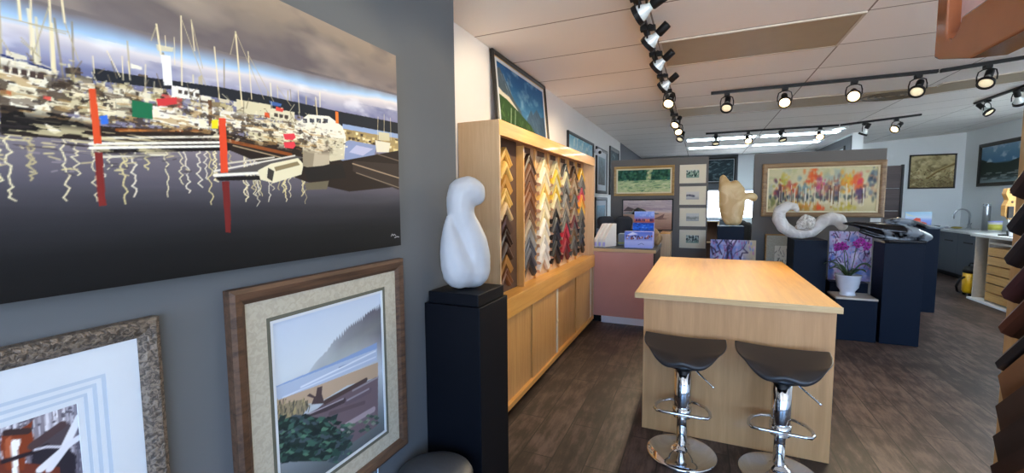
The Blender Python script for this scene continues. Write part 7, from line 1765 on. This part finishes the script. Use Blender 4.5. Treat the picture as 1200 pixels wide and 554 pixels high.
# orchid
t = thing('orchid_plant', 'magenta orchid with dark green leaves in white footed pot', 'potted orchid', (1.50, 5.72, .462))
MB().lathe([(0, 0), (.072, 0), (.078, .012), (.066, .03), (.07, .05), (.098, .09), (.104, .13), (.108, .135), (.108, .155), (.112, .16), (.115, .21), (.12, .216), (.12, .228), (.108, .228), (.104, .2), (0, .196)], 40).build('pot', M['pot'], t, True, weld=False)
MB().lathe([(0, .199), (.09, .199), (.10, .202), (0, .214)], 24).build('bark', M['tan_stone'], t, True, weld=False)
rn = R(7)
for k in range(11):
    a = k*2*PI/11+rn.uniform(-.2, .2); L = rn.uniform(.15, .25); up = rn.uniform(.05, .17); wd = rn.uniform(.020, .03); vs = []; fs = []; n = 9
    for i in range(n+1):
        s = i/n; r_ = .02+L*s; z = .205+up*math.sin(s*2.3)*1.1; ww = wd*math.sin(PI*min(1, .12+s*.88))**.7*(1 if i < n else .05)
        for q, dz in ((-1, .008), (0, 0), (1, .008)): vs.append((r_*math.cos(a)-q*ww*math.sin(a), r_*math.sin(a)+q*ww*math.cos(a), z+dz))
    for i in range(n):
        for q in (0, 1): fs.append((i*3+q, i*3+q+1, i*3+q+4, i*3+q+3))
    o = MB().add(vs, fs).build('leaf', M['leaf'], t, True); sd = o.modifiers.new('thick', 'SOLIDIFY'); sd.thickness = .003
def stem(p): MB().tube(p, .004, 6).build('stem', M['leaf'], t, True, weld=False)
def flower(x, y, z, s, rz):
    o = MB(); Mt = Matrix.Translation((x, y, z)) @ Matrix.Rotation(rz, 4, 'Z') @ Matrix.Rotation(.25, 4, 'X')
    for k in range(5):
        A = Mt @ Matrix.Rotation(k*2*PI/5, 4, 'Y'); w_ = .6 if k in (0, 2, 3) else .85
        vs = [A @ Vector(p) for p in ((0, 0, 0), (-.5*s*w_, -.12*s, .45*s), (-.42*s*w_, -.06*s, .85*s), (0, .02*s, s), (.42*s*w_, -.06*s, .85*s), (.5*s*w_, -.12*s, .45*s), (0, -.05*s, .5*s))]
        o.add(vs, [(0, 1, 6), (1, 2, 6), (2, 3, 6), (3, 4, 6), (4, 5, 6), (5, 0, 6)])
    f = o.build('flower', M['petal'], t, True, weld=False); sd = f.modifiers.new('thick', 'SOLIDIFY'); sd.thickness = .002
    MB().ico((x, y-.014, z), .010, sub=1).build('flower_centre', M['petal_c'], f, True)
stem([(-.01, 0, .2), (-.04, -.01, .35), (-.05, -.015, .48), (-.09, -.02, .535), (-.13, -.025, .52)]); stem([(.01, 0, .2), (.04, -.01, .38), (.05, -.02, .52), (.10, -.02, .60), (.15, -.025, .56)]); stem([(0, .01, .2), (-.01, .01, .42), (-.06, .0, .54)])
for f in ((-.115, -.03, .545, .038, .2), (-.075, -.03, .555, .036, -.2), (-.045, -.03, .525, .036, .1), (-.09, -.035, .515, .034, 0), (-.125, -.03, .505, .03, .3), (.045, -.03, .575, .036, .2), (.085, -.035, .605, .036, -.1), (.06, -.035, .545, .03, .2), (.115, -.03, .57, .036, .1), (.15, -.03, .555, .036, -.3), (.135, -.035, .525, .034, 0)): flower(*f)

# ------------------------------------------------------------------ kitchen corner
kx = 4.46; t = thing('kitchen_counter', 'blue grey kitchen cabinets with pale worktop along the far side wall', 'kitchen counter', (0, 0, 0))
box('carcass', (kx+.022, 10.02, .09), (XR-.004, YB-.004, .865), M['cab_blue'], t, 0); box('toe_kick', (kx+.07, 10.04, 0), (XR-.004, YB-.004, .089), M['black'], t, 0); box('worktop', (kx-.03, 9.99, .866), (XR-.003, YB-.003, .905), M['counter'], t, .003); box('end_panel', (kx, 9.99, 0), (XR-.004, 10.019, .865), M['cab_blue'], t, .001)
for a, b in ((10.03, 10.74), (10.745, 11.35), (11.355, 11.85), (11.855, 12.35)):
    d = box('door', (kx, a, .095), (kx+.02, b, .86), M['cab_blue'], t, .002); box('handle', (kx-.012, (a+b)/2-.14, .69), (kx-.001, (a+b)/2+.14, .715), M['black'], d, .002)
t = thing('kitchen_tap', 'tall curved chrome kitchen tap above the sink', 'tap', (4.98, 11.62, .905), 0)
MB().lathe([(0, 0), (.04, 0), (.04, .02), (.025, .03), (.025, .1), (0, .1)], 20).build('base', M['steel'], t, True, weld=False)
MB().tube([(0, 0, .09), (0, 0, .27)]+[(-.12+.12*math.cos(a), 0, .27+.12*math.sin(a)) for a in [k*PI/10 for k in range(1, 11)]]+[(-.24, 0, .20)], .016, 10).build('spout', M['steel'], t, True, weld=False); MB().tube([(0, -.02, .07), (.0, -.08, .11)], .009, 8).build('lever', M['steel'], t, True, weld=False)
t = thing('sink', 'shallow steel sink with yellow cloth set on the kitchen worktop', 'sink', (4.78, 11.45, .905), 0)
m = MB()
for a, b in (((-.2, -.3, 0), (.15, -.27, .012)), ((-.2, .27, 0), (.15, .3, .012)), ((-.2, -.27, 0), (-.17, .27, .012)), ((.12, -.27, 0), (.15, .27, .012))): m.box(a, b)
m.build('rim', M['steel'], t, weld=False); box('bowl', (-.169, -.269, .001), (.119, .269, .004), M['steel'], t, 0)
MB().ico((-.1, -.1, .03), .1, (.8, 1.2, .22)).build('cloth', smat('b8a850'), t, True)
t = thing('steel_canister', 'tall shiny steel cylinder on kitchen worktop below lake picture', 'canister', (4.97, 11.05, .905)); MB().lathe([(0, 0), (.055, 0), (.055, .5), (.05, .505), (0, .505)], 28).build('body', M['steel'], t, True, weld=False); MB().lathe([(.0545, .46), (.058, .46), (.058, .5), (.0545, .5)], 28).build('collar', M['chrome'], t, True, weld=False)
t = thing('paint_tub', 'white tub with yellow label on worktop beside the steel cylinder', 'tub', (4.95, 10.72, .905)); MB().lathe([(0, 0), (.085, 0), (.092, .17), (.0, .17)], 28).build('body', M['paper'], t, True, weld=False); MB().lathe([(.0885, .03), (.0925, .13), (.09, .13), (.086, .03)], 28).build('label_band', smat('d0c850'), t, True, weld=False); MB().lathe([(0, .171), (.097, .171), (.097, .19), (0, .192)], 28).build('lid', M['lavender'], t, True, weld=False)
t = thing('work_bench', 'pale framed bench with a bank of birch drawers and white top', 'bench', (3.79, 7.6, 0))
box('worktop', (-.04, -.3, .945), (.80, 1.10, .985), M['counter'], t, .003); box('base_board', (-.05, -.3, 0), (.8, 1.06, .03), M['white'], t, .002); box('side_panel', (0, 1.02, .03), (.78, 1.045, .944), M['carcass'], t, .002); box('side_panel', (0, .70, .03), (.78, .72, .944), M['carcass'], t, .001); box('side_panel', (0, -.28, .03), (.78, -.26, .944), M['carcass'], t, .001); box('back_panel', (.782, -.28, .03), (.798, 1.04, .944), M['carcass'], t, 0); box('rail', (.0, -.259, .86), (.02, .699, .885), M['carcass'], t, .001)
for k in range(6):
    d = box('drawer', (-.012, -.255, .06+.128*k), (.72, .695, .06+.128*k+.112), M['drawer_wood'], t, .002)
t = thing('vacuum_cleaner', 'yellow and black wet vacuum on the floor beside birch drawers', 'vacuum cleaner', (3.91, 8.86, 0))
MB().lathe([(0, .05), (.12, .05), (.135, .08), (.135, .36), (.0, .36)], 28).build('tank', M['yellow'], t, True, weld=False); MB().lathe([(0, .362), (.14, .362), (.142, .40), (.12, .45), (.06, .47), (0, .47)], 28).build('motor_head', M['black'], t, True, weld=False); MB().tube([(-.08, 0, .46), (-.06, 0, .51), (.06, 0, .51), (.08, 0, .46)], .011, 8).build('handle', M['black'], t, True, weld=False)
for k in range(4): a = PI/4+k*PI/2; MB().ico((.11*math.cos(a), .11*math.sin(a), .026), .026, sub=2).build('caster', M['black'], t, True)
MB().tube([(-.13, -.03, .3), (-.19, -.04, .26), (-.2, .02, .14), (-.17, .06, .06), (-.1, .14, .03)], .016, 8).build('hose', M['black'], t, True, weld=False)
t = thing('tool_block', 'tan wooden block with dark handled tools on white bench top', 'tool block', (3.93, 8.22, .985), .4)
box('stand', (-.07, -.06, 0), (.07, .06, .02), M['black'], t, .003); MB().tube([(0, 0, .02), (0, 0, .30)], .014, 8).build('post', M['steel'], t, True, weld=False)
m = MB(); m.prism([(-.09, .28), (-.03, .26), (.02, .20), (.07, .21), (.08, .40), (.06, .60), (.0, .66), (-.08, .655), (-.1, .58), (-.06, .5), (-.095, .42)], -.03, .03, lambda u, v, q: (u, q, v)); m.build('block', M['drawer_wood'], t, bevel=.006)
for x, z in ((-.04, .6), (.02, .6), (-.01, .47)): MB().ico((x, -.034, z), .017, (1, .4, 1)).build('peg', M['oak_dark'], t, True)
box('dark_pouch', (-.075, -.055, .25), (.0, -.031, .41), M['seat'], t, .008)
t = thing('white_mug', 'white mug on the bench top beside the tan tool block', 'mug', (3.87, 7.98, .985)); MB().lathe([(0, 0), (.04, 0), (.043, .1), (.038, .1), (.035, .01), (0, .01)], 24).build('cup', M['pot'], t, True, weld=False); MB().tube([(.04, 0, .08), (.07, 0, .07), (.07, 0, .04), (.04, 0, .025)], .006, 8).build('handle', M['pot'], t, True, weld=False)

# ------------------------------------------------------------------ moulding rack close on the right
rx = .60
t = thing('moulding_rack', 'pine display rack of dark moulding samples at the near right edge', 'rack', (rx, 1.24, 0))
box('post', (0, -.042, 0), (.05, 0, 1.86), M['rack_wood'], t, .002); box('post', (0, -.95, 0), (.05, -.908, 1.86), M['rack_wood'], t, .002); box('back_board', (.03, -.907, .05), (.042, -.043, 1.86), M['oak_pale'], t, 0); box('top_rail', (0, -.907, 1.82), (.029, -.043, 1.86), M['rack_wood'], t, .002); box('base', (-.02, -.95, 0), (.3, -.951+.02, .05), M['rack_wood'], t, .002)
box('brace', (.051, -.5, 0), (.3, -.46, .05), M['rack_wood'], t, .002)
rk = [('3a2a28', 'dark brown', 1.495), ('2e2a2c', 'black', 1.424), ('332a2a', 'charcoal brown', 1.360), ('4a2c2c', 'dark maroon', 1.290), ('5c3324', 'reddish brown', 1.220), ('2c2624', 'black brown', 1.146)]
for k, (c, n, z) in enumerate(rk):
    NAMES[c] = n
    sample('rack_corner_sample', f'{n} rounded moulding corner sample, {ORD[k]} from the top of the near right rack', 'moulding sample', (rx+.0285, 1.035, z+.135+.045), .135, .032, .072, c, -PI/2, 'rounded corner samples on the near rack', 1, True)
rk = [('8a5c3c', 'tan brown', 1.080), ('4a362c', 'dark walnut', 1.016), ('3c2e28', 'espresso', .952), ('46342c', 'dark brown', .888), ('7a4a30', 'reddish tan', .81)]
for k, (c, n, z) in enumerate(rk):
    sample('rack_corner_sample', f'{n} flat moulding corner sample, {ORD[k]} of the lower flat ones on the near rack', 'moulding sample', (rx+.0285, 1.035, z+(.135 if k < 4 else .15)+.062), .135 if k < 4 else .15, .0435, .066 if k < 4 else .085, c, -PI/2, 'flat corner samples on the near rack', 2, True)
t = thing('large_corner_sample', 'large glossy red-brown moulding corner with pale pink back hung at the rack top', 'moulding sample', (.565, 1.367, 1.79), -PI/2)
# local: X runs towards the viewer (-Y world), Z up, faces -X world
z0 = 1.79
P = [(0, 2.40), (0, 1.835), (.02, 1.825), (.15, 1.789), (.75, 1.787), (.75, 1.886), (.112, 1.888), (.104, 1.868), (.092, 1.858), (.074, 1.854), (.058, 1.86), (.049, 1.874), (.036, 2.40)]
m = MB(); m.prism([(u, v-z0) for u, v in P], -.065, -.002, lambda u, v, q: (u, q, v)); m.build('moulding', M['terracotta'], t, bevel=.004)
box('pale_rabbet', (.012, -.040, .085), (.17, -.012, .60), M['pink_foam'], t, .004)
MB().tube([(.30, -.002, .03), (.30, .015, .03), (.30, .0345, .03)], .008, 8).build('hanger', M['steel'], t, True, weld=False)

# ------------------------------------------------------------------ light, sky, camera
w = bpy.data.worlds.new('sky'); SC.world = w; w.use_nodes = True
N = w.node_tree.nodes; L = w.node_tree.links; bg = N['Background']; bg.inputs['Strength'].default_value = 1.0
tc = N.new('ShaderNodeTexCoord'); sx = N.new('ShaderNodeSeparateXYZ'); L.new(tc.outputs['Generated'], sx.inputs[0])
mr = N.new('ShaderNodeMapRange'); mr.inputs['From Min'].default_value = -.06; mr.inputs['From Max'].default_value = .06; L.new(sx.outputs['Z'], mr.inputs['Value'])
mx = N.new('ShaderNodeMixRGB'); L.new(mr.outputs[0], mx.inputs['Fac']); mx.inputs['Color1'].default_value = SKY[0]+(1,); mx.inputs['Color2'].default_value = SKY[1]+(1,)   # glow added below horizon to lift the ceiling, as off pavement; blue sky above
L.new(mx.outputs[0], bg.inputs['Color'])
cam = bpy.data.cameras.new('camera'); co = bpy.data.objects.new('camera', cam); C.objects.link(co); SC.camera = co
cam.sensor_width = 36; cam.lens = 36*502.64/1200; cam.clip_start = .02
yaw, pitch, roll = (math.radians(a) for a in (-23.673, -4.560, -.408))
cy, sy, cp, sp = math.cos(yaw), math.sin(yaw), math.cos(pitch), math.sin(pitch)
fwd = Vector((sy*cp, cy*cp, sp)); rt = Vector((cy, -sy, 0)); up = rt.cross(fwd); c_, s_ = math.cos(roll), math.sin(roll)
r2 = c_*rt+s_*up; u2 = -s_*rt+c_*up
co.matrix_world = Matrix((( r2.x, u2.x, -fwd.x, 0), (r2.y, u2.y, -fwd.y, 0), (r2.z, u2.z, -fwd.z, 1.5), (0, 0, 0, 1)))
SC.view_settings.view_transform = 'Standard'; SC.view_settings.look = 'None'; SC.view_settings.gamma = 1; SC.view_settings.use_curve_mapping = False
SC.view_settings.exposure = EXPO
SC.cycles.use_denoising = True; SC.cycles.max_bounces = 8; SC.cycles.diffuse_bounces = 5; SC.cycles.caustics_reflective = False; SC.cycles.caustics_refractive = False
